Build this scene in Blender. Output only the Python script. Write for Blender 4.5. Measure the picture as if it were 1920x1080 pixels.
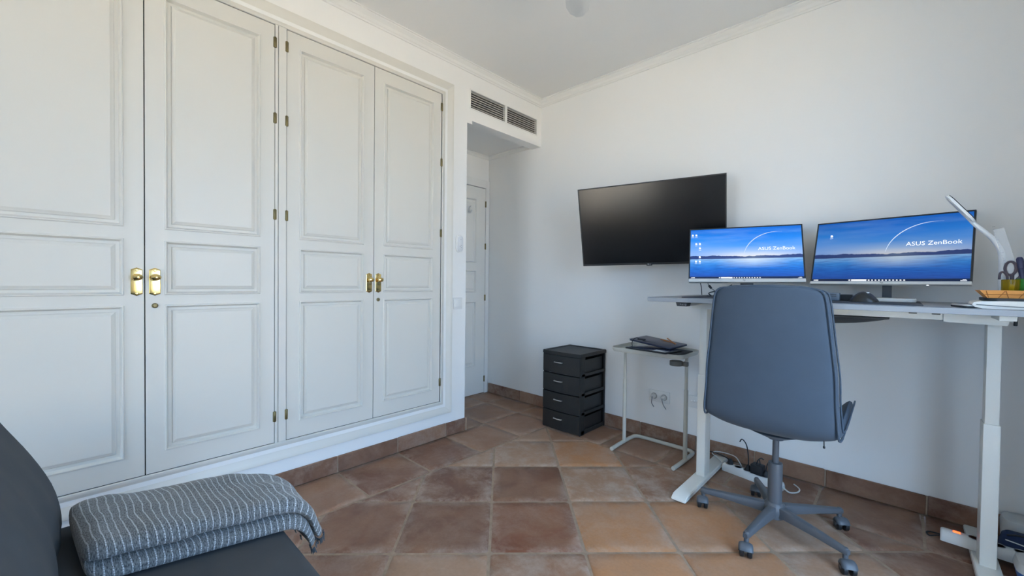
import bpy, bmesh, math, random
from mathutils import Vector, Matrix, noise
random.seed(7)
S = bpy.context.scene
for o in list(bpy.data.objects):
    bpy.data.objects.remove(o)
COL = S.collection
PI = math.pi
def R(d): return math.radians(d)

# ------------------------------------------------------------------ camera
cam_data = bpy.data.cameras.new('camera'); cam = bpy.data.objects.new('camera', cam_data); COL.objects.link(cam)
cam_data.sensor_width = 36; cam_data.lens = 774.2/1920*36; cam_data.clip_start = 0.02
yaw, pitch, roll = R(133.36), R(-.957), R(.645)
F = Vector((math.cos(yaw)*math.cos(pitch), math.sin(yaw)*math.cos(pitch), math.sin(pitch)))
r0 = F.cross(Vector((0, 0, 1))).normalized(); u0 = r0.cross(F)
r1 = r0*math.cos(roll)+u0*math.sin(roll); u1 = -r0*math.sin(roll)+u0*math.cos(roll)
m = Matrix((r1, u1, -F)).transposed().to_4x4(); m.translation = Vector((2.3235, -2.808, 1.10))
cam.matrix_world = m
S.camera = cam

# ------------------------------------------------------------------ light
S.view_settings.view_transform = 'Standard'; S.view_settings.look = 'None'
S.view_settings.gamma = 1.0; S.view_settings.use_curve_mapping = False
S.view_settings.exposure = 0.19
world = bpy.data.worlds.new('world'); S.world = world; world.use_nodes = True
wn = world.node_tree.nodes; wl = world.node_tree.links
bg = wn['Background']; bg.inputs['Color'].default_value = (0.41, 0.655, 1.0, 1); bg.inputs['Strength'].default_value = 8.0
sun = bpy.data.lights.new('sun', 'SUN'); sun.energy = 42.0; sun.angle = R(.6); sun.color = (1.0, .88, .70)
so = bpy.data.objects.new('sun', sun); COL.objects.link(so); so.rotation_euler = (R(-25), R(-28), 0)   # high sun from over the roof: only the terrace is lit
WX = 2.87                                   # inner face of the window wall
WY0, WY1, WZ0, WZ1 = -2.50, -1.10, 0.06, 2.20
pl = bpy.data.lights.new('window_portal', 'AREA'); pl.shape = 'RECTANGLE'; pl.size = WZ1-WZ0; pl.size_y = WY1-WY0
pl.cycles.is_portal = True
po = bpy.data.objects.new('window_portal', pl); COL.objects.link(po); po.location = (WX+.13, (WY0+WY1)/2, (WZ0+WZ1)/2); po.rotation_euler = (0, R(90), 0)

W2 = (0.35, 1.75, 0.1, 2.20)                # second window, behind the camera (x0, x1, z0, z1)
pl2 = bpy.data.lights.new('window_portal', 'AREA'); pl2.shape = 'RECTANGLE'; pl2.size = W2[1]-W2[0]; pl2.size_y = W2[3]-W2[2]; pl2.cycles.is_portal = True
po2 = bpy.data.objects.new('window_portal', pl2); COL.objects.link(po2); po2.location = ((W2[0]+W2[1])/2, -5.56, (W2[2]+W2[3])/2); po2.rotation_euler = (R(90), 0, 0)

# ------------------------------------------------------------------ helpers
def lin(c):
    c = c.lstrip('#'); v = [int(c[i:i+2], 16)/255 for i in (0, 2, 4)]
    return tuple((x/12.92 if x <= .04045 else ((x+.055)/1.055)**2.4) for x in v)+(1,)
MATS = {}
def mat(name, col, rough=.5, metal=0, var=0, scale=8, bump=0, bscale=60, spec=.5, emit=None, estr=0, alpha=1, trans=0, coat=0, ior=1.45):
    m = bpy.data.materials.new(name); m.use_nodes = True; nt = m.node_tree; N = nt.nodes; L = nt.links
    b = N['Principled BSDF']
    c = lin(col) if isinstance(col, str) else tuple(col)+(1,)
    b.inputs['Base Color'].default_value = c; b.inputs['Roughness'].default_value = rough; b.inputs['Metallic'].default_value = metal
    b.inputs['Specular IOR Level'].default_value = spec; b.inputs['Alpha'].default_value = alpha
    b.inputs['Transmission Weight'].default_value = trans; b.inputs['Coat Weight'].default_value = coat; b.inputs['IOR'].default_value = ior
    if emit: b.inputs['Emission Color'].default_value = lin(emit); b.inputs['Emission Strength'].default_value = estr
    if var or bump:
        tc = N.new('ShaderNodeTexCoord')
    if var:
        nz = N.new('ShaderNodeTexNoise'); nz.inputs['Scale'].default_value = scale; nz.inputs['Detail'].default_value = 5
        L.new(tc.outputs['Object'], nz.inputs['Vector'])
        mx = N.new('ShaderNodeMix'); mx.data_type = 'RGBA'
        mx.inputs['A'].default_value = tuple(x*(1-var) for x in c[:3])+(1,); mx.inputs['B'].default_value = tuple(min(1, x*(1+var)) for x in c[:3])+(1,)
        L.new(nz.outputs['Fac'], mx.inputs['Factor']); L.new(mx.outputs['Result'], b.inputs['Base Color'])
    if bump:
        n2 = N.new('ShaderNodeTexNoise'); n2.inputs['Scale'].default_value = bscale; n2.inputs['Detail'].default_value = 3
        L.new(tc.outputs['Object'], n2.inputs['Vector'])
        bp = N.new('ShaderNodeBump'); bp.inputs['Strength'].default_value = bump; bp.inputs['Distance'].default_value = .002
        L.new(n2.outputs['Fac'], bp.inputs['Height']); L.new(bp.outputs['Normal'], b.inputs['Normal'])
    MATS[name] = m
    return m

def finish(o, label=None, cat=None, group=None, kind=None):
    if label: o['label'] = label
    if cat: o['category'] = cat
    if group: o['group'] = group
    if kind: o['kind'] = kind
    return o
def thing(name, label, cat, loc=(0, 0, 0), rotz=0, group=None):
    o = bpy.data.objects.new(name, None); o.empty_display_size = .05; COL.objects.link(o)
    o.location = loc; o.rotation_euler = (0, 0, rotz)
    return finish(o, label, cat, group)
def obj(name, bm, m, parent=None, smooth=False, label=None, angle=None):
    me = bpy.data.meshes.new(name)
    bmesh.ops.recalc_face_normals(bm, faces=bm.faces)
    bm.to_mesh(me); bm.free()
    if isinstance(m, (list, tuple)):
        for x in m: me.materials.append(x)
    else: me.materials.append(m)
    if smooth:
        me.polygons.foreach_set('use_smooth', [True]*len(me.polygons))
        if angle is None: angle = 40
        me.set_sharp_from_angle(angle=R(angle))
    o = bpy.data.objects.new(name, me); COL.objects.link(o)
    if parent: o.parent = parent
    if label: o['label'] = label
    return o
def B(): return bmesh.new()
def box(bm, x0, x1, y0, y1, z0, z1, bev=0, seg=2, M=None, mi=0):
    t = bmesh.new()
    bmesh.ops.create_cube(t, size=1)
    for v in t.verts:
        v.co = Vector(((x0+x1)/2+v.co.x*(x1-x0), (y0+y1)/2+v.co.y*(y1-y0), (z0+z1)/2+v.co.z*(z1-z0)))
    if bev: bmesh.ops.bevel(t, geom=list(t.edges), offset=bev, segments=seg, profile=.5, affect='EDGES')
    return merge(bm, t, M, mi)
def merge(bm, t, M=None, mi=0):
    if M is not None: bmesh.ops.transform(t, matrix=M, verts=t.verts)
    mp = {}
    for v in t.verts: mp[v] = bm.verts.new(v.co)
    for f in t.faces:
        try:
            nf = bm.faces.new([mp[v] for v in f.verts]); nf.material_index = mi if mi else f.material_index; nf.smooth = f.smooth
        except ValueError: pass
    t.free()
    return bm
def ring_loft(bm, rings, cap0=True, cap1=True, closed=True, mi=0):
    vs = [[bm.verts.new(p) for p in r] for r in rings]
    n = len(rings[0])
    for a, b in zip(vs, vs[1:]):
        for i in range(n if closed else n-1):
            j = (i+1) % n
            f = bm.faces.new((a[i], a[j], b[j], b[i])); f.material_index = mi
    if cap0 and closed: bm.faces.new(vs[0][::-1]).material_index = mi
    if cap1 and closed: bm.faces.new(vs[-1]).material_index = mi
    return vs
def tube(bm, pts, r, seg=8, caps=True, mi=0):
    pts = [Vector(p) for p in pts]
    rad = r if isinstance(r, (list, tuple)) else [r]*len(pts)
    rings = []; up = None
    for i, p in enumerate(pts):
        a = pts[max(0, i-1)]; b = pts[min(len(pts)-1, i+1)]
        t = (b-a).normalized()
        if up is None:
            up = Vector((0, 0, 1)) if abs(t.z) < .9 else Vector((1, 0, 0))
        s = t.cross(up).normalized(); up = s.cross(t).normalized()
        rings.append([p+(s*math.cos(k*2*PI/seg)+up*math.sin(k*2*PI/seg))*rad[i] for k in range(seg)])
    ring_loft(bm, rings, caps, caps, mi=mi)
    return bm
def smooth_path(P, n=6, closed=False):
    P = [Vector(p) for p in P]; out = []
    N = len(P)
    for i in range(N if closed else N-1):
        if closed: p0, p1, p2, p3 = P[(i-1) % N], P[i], P[(i+1) % N], P[(i+2) % N]
        else: p0, p1, p2, p3 = P[max(0, i-1)], P[i], P[i+1], P[min(N-1, i+2)]
        for k in range(n):
            t = k/n
            out.append(.5*((2*p1)+(-p0+p2)*t+(2*p0-5*p1+4*p2-p3)*t*t+(-p0+3*p1-3*p2+p3)*t**3))
    if not closed: out.append(P[-1])
    return out
def lathe(bm, prof, seg=24, M=None, mi=0):
    t = bmesh.new()
    rings = [[Vector((max(r, 1e-5)*math.cos(k*2*PI/seg), max(r, 1e-5)*math.sin(k*2*PI/seg), z)) for k in range(seg)] for r, z in prof]
    ring_loft(t, rings)
    return merge(bm, t, M, mi)
def prism(bm, poly, z0, z1, M=None, bev=0, mi=0):
    t = bmesh.new()
    ring_loft(t, [[Vector((x, y, z0)) for x, y in poly], [Vector((x, y, z1)) for x, y in poly]])
    if bev: bmesh.ops.bevel(t, geom=list(t.edges), offset=bev, segments=2, profile=.5, affect='EDGES')
    return merge(bm, t, M, mi)
def rrect(w, h, r, n=5, cx=0, cy=0):
    out = []
    for sx, sy, a in ((1, 1, 0), (-1, 1, 90), (-1, -1, 180), (1, -1, 270)):
        for k in range(n+1):
            t = R(a+90*k/n); out.append((cx+sx*(w/2-r)+r*math.cos(t), cy+sy*(h/2-r)+r*math.sin(t)))
    return out
def extrude_profile(bm, prof, p0, p1, u, v, M=None, mi=0):
    """sweep a 2-D profile (a,b) -> a*u+b*v from p0 to p1"""
    p0, p1, u, v = map(Vector, (p0, p1, u, v))
    ring_loft(bm, [[p0+u*a+v*b for a, b in prof], [p1+u*a+v*b for a, b in prof]], mi=mi)
    return bm
def copy_tree(o, parent=None):
    c = o.copy(); COL.objects.link(c); c.parent = parent
    for ch in list(o.children): copy_tree(ch, c)
    return c
def T(x, y, z): return Matrix.Translation((x, y, z))
def rot(a, ax): return Matrix.Rotation(R(a), 4, ax)

# ------------------------------------------------------------------ materials
def wall_mat(name, c, bump=.06, bs=45):
    return mat(name, c, rough=.85, var=.015, scale=1.5, bump=bump, bscale=bs, spec=.2)
M_wall = wall_mat('wall_paint', (.865, .86, .84))
M_ceil = wall_mat('ceiling_paint', (.86, .855, .84), .03)
M_trim = mat('trim_paint', (.82, .815, .79), rough=.5, spec=.3)
M_ward = mat('wardrobe_lacquer', (.705, .688, .632), rough=.38, var=.01, scale=3, spec=.4)
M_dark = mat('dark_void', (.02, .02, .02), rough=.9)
M_brass = mat('polished_brass', (.80, .60, .25), rough=.16, metal=1)
M_oldbrass = mat('aged_brass', (.22, .18, .09), rough=.45, metal=.9, var=.2, scale=60)
M_whitep = mat('white_plastic', (.80, .80, .78), rough=.4)
M_blackp = mat('black_plastic', (.018, .019, .021), rough=.35)
M_matblk = mat('matte_black', (.02, .021, .024), rough=.6)
M_chrome = mat('brushed_steel', (.75, .75, .74), rough=.28, metal=1)

def tile_mat(name, grout=False):
    m = bpy.data.materials.new(name); m.use_nodes = True; nt = m.node_tree; N = nt.nodes; L = nt.links
    b = N['Principled BSDF']; geo = N.new('ShaderNodeNewGeometry'); oi = N.new('ShaderNodeObjectInfo')
    add = N.new('ShaderNodeVectorMath'); add.operation = 'ADD'
    mul = N.new('ShaderNodeVectorMath'); mul.operation = 'SCALE'; mul.inputs['Scale'].default_value = 37
    cmb = N.new('ShaderNodeCombineXYZ')
    for k in 'XYZ': L.new(oi.outputs['Random'], cmb.inputs[k])
    L.new(cmb.outputs[0], mul.inputs[0]); L.new(geo.outputs['Position'], add.inputs[0]); L.new(mul.outputs[0], add.inputs[1])
    def nz(scale, detail, rough=.55, dist=0):
        n = N.new('ShaderNodeTexNoise'); n.inputs['Scale'].default_value = scale; n.inputs['Detail'].default_value = detail
        n.inputs['Roughness'].default_value = rough; n.inputs['Distortion'].default_value = dist
        L.new(add.outputs[0], n.inputs['Vector']); return n
    def ramp(src, a, b_):
        r = N.new('ShaderNodeValToRGB'); r.color_ramp.elements[0].position = a; r.color_ramp.elements[1].position = b_
        L.new(src.outputs['Fac'], r.inputs['Fac']); return r
    def mix(fac, A, B_, mode='MIX', fv=None):
        x = N.new('ShaderNodeMix'); x.data_type = 'RGBA'; x.blend_type = mode
        if fac is not None: L.new(fac, x.inputs['Factor'])
        else: x.inputs['Factor'].default_value = fv
        if isinstance(A, tuple): x.inputs['A'].default_value = A
        else: L.new(A, x.inputs['A'])
        if isinstance(B_, tuple): x.inputs['B'].default_value = B_
        else: L.new(B_, x.inputs['B'])
        return x.outputs['Result']
    big = ramp(nz(3.2, 4, .5, .6), .38, .66)
    mid = ramp(nz(9, 6, .6, .5), .45, .72)
    fine = nz(90, 4, .6)
    base = oi.outputs['Color']
    c1 = mix(big.outputs['Color'], base, (.40, .235, .145, 1), 'MIX')
    c1 = mix(None, base, c1, fv=.55)
    mask = N.new('ShaderNodeMath'); mask.operation = 'MULTIPLY'
    ew = N.new('ShaderNodeAttribute'); ew.attribute_name = 'edge_wear'
    ewm = N.new('ShaderNodeMath'); ewm.operation = 'MULTIPLY_ADD'; L.new(ew.outputs['Fac'], ewm.inputs[0]); ewm.inputs[1].default_value = .45; L.new(oi.outputs['Alpha'], ewm.inputs[2])
    bm_ = ramp(nz(8, 8, .72, .25), .42, .62)
    L.new(bm_.outputs['Color'], mask.inputs[0]); L.new(ewm.outputs[0], mask.inputs[1]); mask.use_clamp = True
    m3 = N.new('ShaderNodeMath'); m3.operation = 'MULTIPLY'; L.new(mask.outputs[0], m3.inputs[0]); m3.inputs[1].default_value = .75; mask = m3
    c2 = mix(mask.outputs[0], c1, (.52, .42, .345, 1))
    rz = ramp(fine, .3, .75)
    c3 = mix(rz.outputs['Color'], mix(None, c2, (.05, .03, .02, 1), fv=.14), c2)
    L.new(c3, b.inputs['Base Color'])
    rr = N.new('ShaderNodeMapRange'); rr.inputs['To Min'].default_value = .30; rr.inputs['To Max'].default_value = .55
    L.new(nz(14, 4).outputs['Fac'], rr.inputs['Value']); L.new(rr.outputs[0], b.inputs['Roughness'])
    b.inputs['Specular IOR Level'].default_value = .2
    bp = N.new('ShaderNodeBump'); bp.inputs['Strength'].default_value = .22; bp.inputs['Distance'].default_value = .004
    L.new(nz(22, 6, .6).outputs['Fac'], bp.inputs['Height']); L.new(bp.outputs['Normal'], b.inputs['Normal'])
    return m
M_tile = tile_mat('terracotta_tile')
M_grout = mat('sandy_grout', (.36, .265, .19), rough=.9, var=.35, scale=45, bump=.5, bscale=120)

def fabric(name, c, c2=None, bump=.25, scale=420, rough=.9, sheen=.2):
    m = mat(name, c, rough=rough, var=.10, scale=14, spec=.2)
    nt = m.node_tree; N = nt.nodes; L = nt.links; b = N['Principled BSDF']
    b.inputs['Sheen Weight'].default_value = sheen
    tc = N.new('ShaderNodeTexCoord'); n2 = N.new('ShaderNodeTexNoise'); n2.inputs['Scale'].default_value = scale; n2.inputs['Detail'].default_value = 2
    L.new(tc.outputs['Object'], n2.inputs['Vector'])
    n3 = N.new('ShaderNodeTexNoise'); n3.inputs['Scale'].default_value = 5; n3.inputs['Detail'].default_value = 2
    L.new(tc.outputs['Object'], n3.inputs['Vector'])
    bp = N.new('ShaderNodeBump'); bp.inputs['Strength'].default_value = bump; bp.inputs['Distance'].default_value = .001
    L.new(n2.outputs['Fac'], bp.inputs['Height'])
    b2 = N.new('ShaderNodeBump'); b2.inputs['Strength'].default_value = .25; b2.inputs['Distance'].default_value = .02
    L.new(n3.outputs['Fac'], b2.inputs['Height']); L.new(bp.outputs['Normal'], b2.inputs['Normal']); L.new(b2.outputs['Normal'], b.inputs['Normal'])
    return m
M_chair = fabric('chair_fabric', (.062, .085, .117), sheen=.1)
M_sofa = fabric('sofa_fabric', (.074, .082, .092), sheen=.0)

# ------------------------------------------------------------------ room shell
H = 2.674
NX, NYW = -0.66, -0.842            # hallway nook: back plane, end of wardrobe wall
YB = -5.5                          # wall behind the camera
def struct(name, bm, m, **k):
    o = obj(name, bm, m, **k); o['kind'] = 'structure'; return o
# --- floor: grout bed with a tile object for every tile
bm = B(); box(bm, NX-.1, WX+.12, YB-.1, .1, -.12, -.0045)
floor = struct('floor', bm, M_grout)
def clip(poly, a, b, c):           # keep a*x+b*y+c >= 0
    out = []
    for i in range(len(poly)):
        p, q = poly[i], poly[(i+1) % len(poly)]
        dp, dq = a*p[0]+b*p[1]+c, a*q[0]+b*q[1]+c
        if dp >= 0: out.append(p)
        if (dp >= 0) != (dq >= 0):
            t = dp/(dp-dq); out.append((p[0]+(q[0]-p[0])*t, p[1]+(q[1]-p[1])*t))
    return out
def area(p): return .5*sum(p[i][0]*p[(i+1) % len(p)][1]-p[(i+1) % len(p)][0]*p[i][1] for i in range(len(p)))
def inset(poly, d):
    out = []; n = len(poly)
    L_ = []
    for i in range(n):
        p, q = Vector(poly[i]), Vector(poly[(i+1) % n]); e = (q-p).normalized(); nn = Vector((-e.y, e.x)); L_.append((p+nn*d, e))
    for i in range(n):
        (p, e), (q, f) = L_[i-1], L_[i]
        den = e.x*f.y-e.y*f.x
        if abs(den) < 1e-4: out.append(tuple(q)); continue
        t = ((q.x-p.x)*f.y-(q.y-p.y)*f.x)/den; out.append(tuple(p+e*t))
    return out
def cut_corners(poly, d):
    out = []; n = len(poly)
    for i in range(n):
        a, b, c = Vector(poly[i-1]), Vector(poly[i]), Vector(poly[(i+1) % n])
        l1, l2 = (a-b).length, (c-b).length; dd = min(d, l1*.3, l2*.3)
        out.append(tuple(b+(a-b).normalized()*dd)); out.append(tuple(b+(c-b).normalized()*dd))
    return out
TONES = {'brown': (.205, .100, .064), 'red': (.235, .092, .052), 'orange': (.52, .26, .125), 'tan': (.40, .25, .165), 'mid': (.30, .165, .105)}
def add_tile(poly, tone=None, dust_glare=None, gap=.0055):
    if area(poly) < 0: poly = poly[::-1]
    if abs(area(poly)) < .004: return
    cl = [poly[0]]
    for p in poly[1:]:
        if (Vector(p)-Vector(cl[-1])).length > .012: cl.append(p)
    if (Vector(cl[0])-Vector(cl[-1])).length < .012: cl.pop()
    if len(cl) < 3: return
    cx = sum(p[0] for p in cl)/len(cl); cy = sum(p[1] for p in cl)/len(cl)
    p0 = inset(cl, gap); p1 = cut_corners(p0, .009); p2 = cut_corners(inset(cl, gap+.006), .009); p3 = cut_corners(inset(cl, gap+.045), .03)
    if area(p3) < .3*area(p2): p3 = [(cx+(x-cx)*.7, cy+(y-cy)*.7) for x, y in p2]
    dz = random.uniform(-.0012, .0008)
    bm = B(); ring_loft(bm, [[Vector((x-cx, y-cy, -.0046)) for x, y in p1], [Vector((x-cx, y-cy, 0)) for x, y in p2], [Vector((x-cx, y-cy, .0002)) for x, y in p3]], cap0=False)
    nr = len(p1); wear = [1.0]*(2*nr)+[0.0]*nr
    o = obj('floor_tile', bm, M_tile, floor, smooth=True, angle=35)
    at_ = o.data.attributes.new('edge_wear', 'FLOAT', 'POINT'); at_.data.foreach_set('value', wear)
    o.location = (cx, cy, dz)
    t = TONES[tone] if tone else random.choice([TONES['brown'], TONES['mid'], TONES['mid'], TONES['tan'], TONES['orange']])
    k = random.uniform(.92, 1.08)
    o.color = (t[0]*k, t[1]*k, t[2]*k, dust_glare if dust_glare is not None else random.choice([.15, .3, .5, .8]))
gx, gy, gs, ga = .5779, -1.658, .3905, R(44.7)
e1 = Vector((math.cos(ga), math.sin(ga)))*gs; e2 = Vector((-math.sin(ga), math.cos(ga)))*gs
KNOWN = {(1, 0): ('brown', .1), (1, -1): ('red', .25), (0, -1): ('brown', .2), (0, 0): ('brown', .5), (2, 0): ('tan', 1.0), (2, -1): ('orange', .35), (-1, -1): ('brown', .15),  # palest tiles carry floor glare painted into their colour, besides real dust
         (3, 0): ('mid', .9), (3, -1): ('orange', .3), (1, 1): ('tan', .7), (2, 1): ('orange', .5), (0, -2): ('tan', .3), (1, -2): ('mid', .7), (2, -2): ('orange', .2), (3, -2): ('orange', .25),
         (-1, -2): ('brown', .3), (4, -1): ('tan', .5), (4, 0): ('mid', .5), (4, -2): ('tan', .6), (5, -2): ('brown', .3), (5, -1): ('brown', .3), (-1, 0): ('brown', .5), (3, 1): ('mid', .3), (0, 1): ('tan', .6)}
for i in range(-12, 12):
    for j in range(-12, 9):
        o_ = Vector((gx, gy))+e1*i+e2*j
        q = [tuple(o_), tuple(o_+e1), tuple(o_+e1+e2), tuple(o_+e2)]
        for h in ((1, 0, -.378), (0, -1, -.372), (-1, 0, WX-.002), (0, 1, -YB-.002)): q = clip(q, *h) if q else q
        if q: add_tile(q, *KNOWN.get((i, j), (None, None)))
def rect(x0, x1, y0, y1): return [(x0, y0), (x1, y0), (x1, y1), (x0, y1)]
yj = [-.64, -1.02, -1.40, -1.785, -2.17, -2.555, -2.94, -3.325, -3.71, -4.1, -4.49, -4.88, -5.27, YB+.002]
for k, (a, b_) in enumerate(zip(yj, yj[1:])):
    add_tile(rect(.004, .378, b_, a), ['mid', 'brown', 'brown', 'mid', 'orange', 'brown', 'mid', 'mid', 'mid', 'mid', 'mid', 'mid', 'mid'][k], .25)
xs_ = [NX+.004, -.39, -.006, .378]
for a, b_ in zip(xs_, xs_[1:]):
    for c_, d_ in ((-.64, -.255), (-.255, -.004)):
        add_tile(rect(a, b_, c_, d_), 'mid', .2)
    if b_ <= 0: add_tile(rect(a, b_, NYW+.004, -.64), 'mid', .2)
xj = [.378, .856, 1.246, 1.636, 2.026, 2.416, 2.806, WX-.002]
for a, b_ in zip(xj, xj[1:]): add_tile(rect(a, b_, -.372, -.004), 'mid' if a < 1.6 else 'brown', .2)

# --- walls
WD_Z0, WD_Z1 = .245, 2.391          # outer edge of the wardrobe casing
WY_R, WY_L = -1.057, -3.115
bm = B()
box(bm, -.12, 0, YB, WY_L, 0, H); box(bm, -.12, 0, WY_L, WY_R, 0, WD_Z0); box(bm, -.12, 0, WY_L, WY_R, WD_Z1, H)
box(bm, -.12, 0, WY_R, NYW, 0, H); box(bm, NX-.1, -.12, -.96, NYW, 0, H); box(bm, -.14, -.12, WY_L-.1, WY_R+.1, WD_Z0-.1, WD_Z1+.1)  # last thin slab added behind the wardrobes to keep sky light out
box(bm, -.66, 0, NYW, .0, 2.505, H)                    # box above the hallway, around the grille
box(bm, -.10, 0, NYW, 0, 2.275, 2.358); box(bm, -.10, 0, NYW, -.818, 2.358, 2.505); box(bm, -.10, 0, -.052, 0, 2.358, 2.505)
box(bm, -.035, 0.0, NYW, -.795, 2.25, 2.275)
wall_left = struct('wall_left', bm, M_wall)
bm = B(); box(bm, NX-.1, WX+.12, 0, .12, 0, H)
wall_back = struct('wall_back', bm, M_wall)
bm = B(); box(bm, -.12, W2[0], YB-.12, YB, 0, H); box(bm, W2[1], WX+.12, YB-.12, YB, 0, H); box(bm, W2[0], W2[1], YB-.12, YB, 0, W2[2]); box(bm, W2[0], W2[1], YB-.12, YB, W2[3], H)
struct('wall_front', bm, M_wall)
bm = B()
for (x0, x1, z0, z1) in ((W2[0], W2[0]+.05, W2[2], W2[3]), (W2[1]-.05, W2[1], W2[2], W2[3]), (W2[0], W2[1], W2[2], W2[2]+.05), (W2[0], W2[1], W2[3]-.05, W2[3]), ((W2[0]+W2[1])/2-.03, (W2[0]+W2[1])/2+.03, W2[2], W2[3])):
    box(bm, x0, x1, YB-.10, YB-.05, z0, z1, bev=.003)
struct('window_2', bm, M_trim)
bm = B()
box(bm, WX, WX+.25, YB, WY0, 0, H); box(bm, WX, WX+.25, WY1, 0, 0, H); box(bm, WX, WX+.25, WY0, WY1, WZ1, H); box(bm, WX, WX+.25, WY0, WY1, 0, WZ0)
struct('wall_right', bm, M_wall)
DY0, DY1, DZ1 = -.80, -.048, 2.0
bm = B()
box(bm, NX-.1, NX, DY1, 0, 0, 2.31); box(bm, NX-.1, NX, NYW, DY0, 0, 2.31); box(bm, NX-.1, NX, DY0, DY1, DZ1, 2.31)
box(bm, NX-.16, NX-.1, NYW-.1, 0, 0, 2.31); struct('wall_hallway', bm, M_wall)  # slab behind the door, added to stop light leaking through its gaps
bm = B(); box(bm, -.12, WX+.25, YB-.12, .12, H, H+.1); box(bm, NX-.1, -.10, NYW, 0, 2.315, 2.36)
struct('ceiling', bm, M_ceil)
# --- cornices
cp = [(0, 0), (0, -.060), (.006, -.060), (.008, -.050), (.013, -.046), (.018, -.030), (.030, -.018), (.034, -.014), (.034, -.008), (.042, -.006), (.042, 0)]
bm = B(); extrude_profile(bm, cp, (0, YB, H), (0, 0, H), (1, 0, 0), (0, 0, 1)); struct('trim_1', bm, M_trim)
bm = B(); extrude_profile(bm, cp, (0, 0, H), (WX, 0, H), (0, -1, 0), (0, 0, 1)); struct('trim_2', bm, M_trim)
cs = [(0, 0), (0, -.03), (.006, -.03), (.02, -.012), (.03, -.006), (.03, 0)]
bm = B(); extrude_profile(bm, cs, (NX, NYW, 2.315), (NX, 0, 2.315), (1, 0, 0), (0, 0, 1)); struct('trim_3', bm, M_trim)
bm = B(); extrude_profile(bm, cs, (NX, 0, 2.315), (-.1, 0, 2.315), (0, -1, 0), (0, 0, 1)); struct('trim_4', bm, M_trim)
# --- terracotta baseboards, one object per tile piece
def baseboard(name, axis, fixed, cuts, side, depth0=0):
    bm = B()
    lo, hi = min(cuts), max(cuts)
    if axis == 'y': box(bm, min(fixed, fixed+side*.009), max(fixed, fixed+side*.009), lo, hi, .0, .091)
    else: box(bm, lo, hi, min(fixed, fixed+side*.009), max(fixed, fixed+side*.009), .0, .091)
    root = struct(name, bm, M_grout)
    for a, b_ in zip(cuts, cuts[1:]):
        a, b_ = min(a, b_)+.003, max(a, b_)-.003
        bm = B(); f0, f1 = sorted((fixed+side*.002, fixed+side*.0135))
        if axis == 'y': box(bm, f0, f1, a, b_, .001, .0945+random.uniform(-.001, .001), bev=.003, seg=1)
        else: box(bm, a, b_, f0, f1, .001, .0945+random.uniform(-.001, .001), bev=.003, seg=1)
        o = obj('skirting_tile', bm, M_tile, root)
        t = random.choice([TONES['brown'], TONES['brown'], TONES['mid']]); o.color = (t[0]*.85, t[1]*.82, t[2]*.82, random.choice([.15, .4, .6]))
    return root
baseboard('baseboard_left', 'y', 0, [NYW-.0, -1.02, -1.40, -1.785, -2.17, -2.555, -2.94, -3.325, -3.71, -4.1, -4.49, -4.88, -5.27, YB], 1)
baseboard('baseboard_hallway', 'x', NYW, [.0135, -.3, NX], 1)
baseboard('baseboard_back', 'x', 0, [NX+.03, -.2, .19, .58, .97, 1.36, 1.70, 2.04, 2.43, 2.82, WX], -1)
# --- balcony opening: frame of the window wall
bm = B()
for (y0, y1, z0, z1) in ((WY0, WY0+.06, WZ0, WZ1), (WY1-.06, WY1, WZ0, WZ1), (WY0, WY1, WZ1-.06, WZ1), ((WY0+WY1)/2-.04, (WY0+WY1)/2+.04, WZ0, WZ1)):
    box(bm, WX+.14, WX+.20, y0, y1, z0, z1, bev=.004)
struct('window_1', bm, M_trim)
M_terr = mat('terrace_stone', (.52, .44, .33), rough=.9, var=.1, scale=3)
bm = B(); box(bm, WX+.25, 30, -22, 18, -.3, -.05); box(bm, -15, WX+.25, -22, YB-.12, -.3, -.05); struct('trim_terrace', bm, M_terr)
# --- hallway door
M_door = mat('door_lacquer', (.80, .79, .75), rough=.4, spec=.4)
def panel_rings(bm, y0, y1, z0, z1, X, prof, cap=True):
    rings = []
    for off, d in prof:
        rings.append([Vector((X+d, a, c)) for a, c in ((y0+off, z0+off), (y1-off, z0+off), (y1-off, z1-off), (y0+off, z1-off))])
    ring_loft(bm, rings, cap0=False, cap1=cap)
P_OUT = [(0, 0), (.0025, .0045), (.0065, .0050), (.0095, -.002), (.0135, -.0105)]
P_IN = [(.013, -.0105), (.0245, -.0095), (.0275, -.0050), (.0315, -.0035), (.0375, -.0005), (.0385, .0005), (.042, .0008)]
def door_mesh(y0, y1, z0, z1, X, panels, th=.022):
    bm = B()
    def q(a, b_, c, d): bm.faces.new([bm.verts.new((X, p, s)) for p, s in ((a, c), (b_, c), (b_, d), (a, d))])
    py0, py1 = panels[0][0], panels[0][1]
    q(y0, py0, z0, z1); q(py1, y1, z0, z1)
    zz = [z0]+[v for p in sorted(panels, key=lambda p: p[2]) for v in (p[2], p[3])]+[z1]
    for k in range(0, len(zz), 2): q(py0, py1, zz[k], zz[k+1])
    for p in panels: panel_rings(bm, *p, X, P_OUT, cap=False)
    for a in ((y0, z0, y1, z0), (y1, z0, y1, z1), (y1, z1, y0, z1), (y0, z1, y0, z0)):
        bm.faces.new([bm.verts.new(v) for v in ((X, a[0], a[1]), (X, a[2], a[3]), (X-th, a[2], a[3]), (X-th, a[0], a[1]))])
    bm.faces.new([bm.verts.new(v) for v in ((X-th, y0, z0), (X-th, y0, z1), (X-th, y1, z1), (X-th, y1, z0))])
    bmesh.ops.remove_doubles(bm, verts=bm.verts, dist=1e-5)
    return bm
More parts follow.
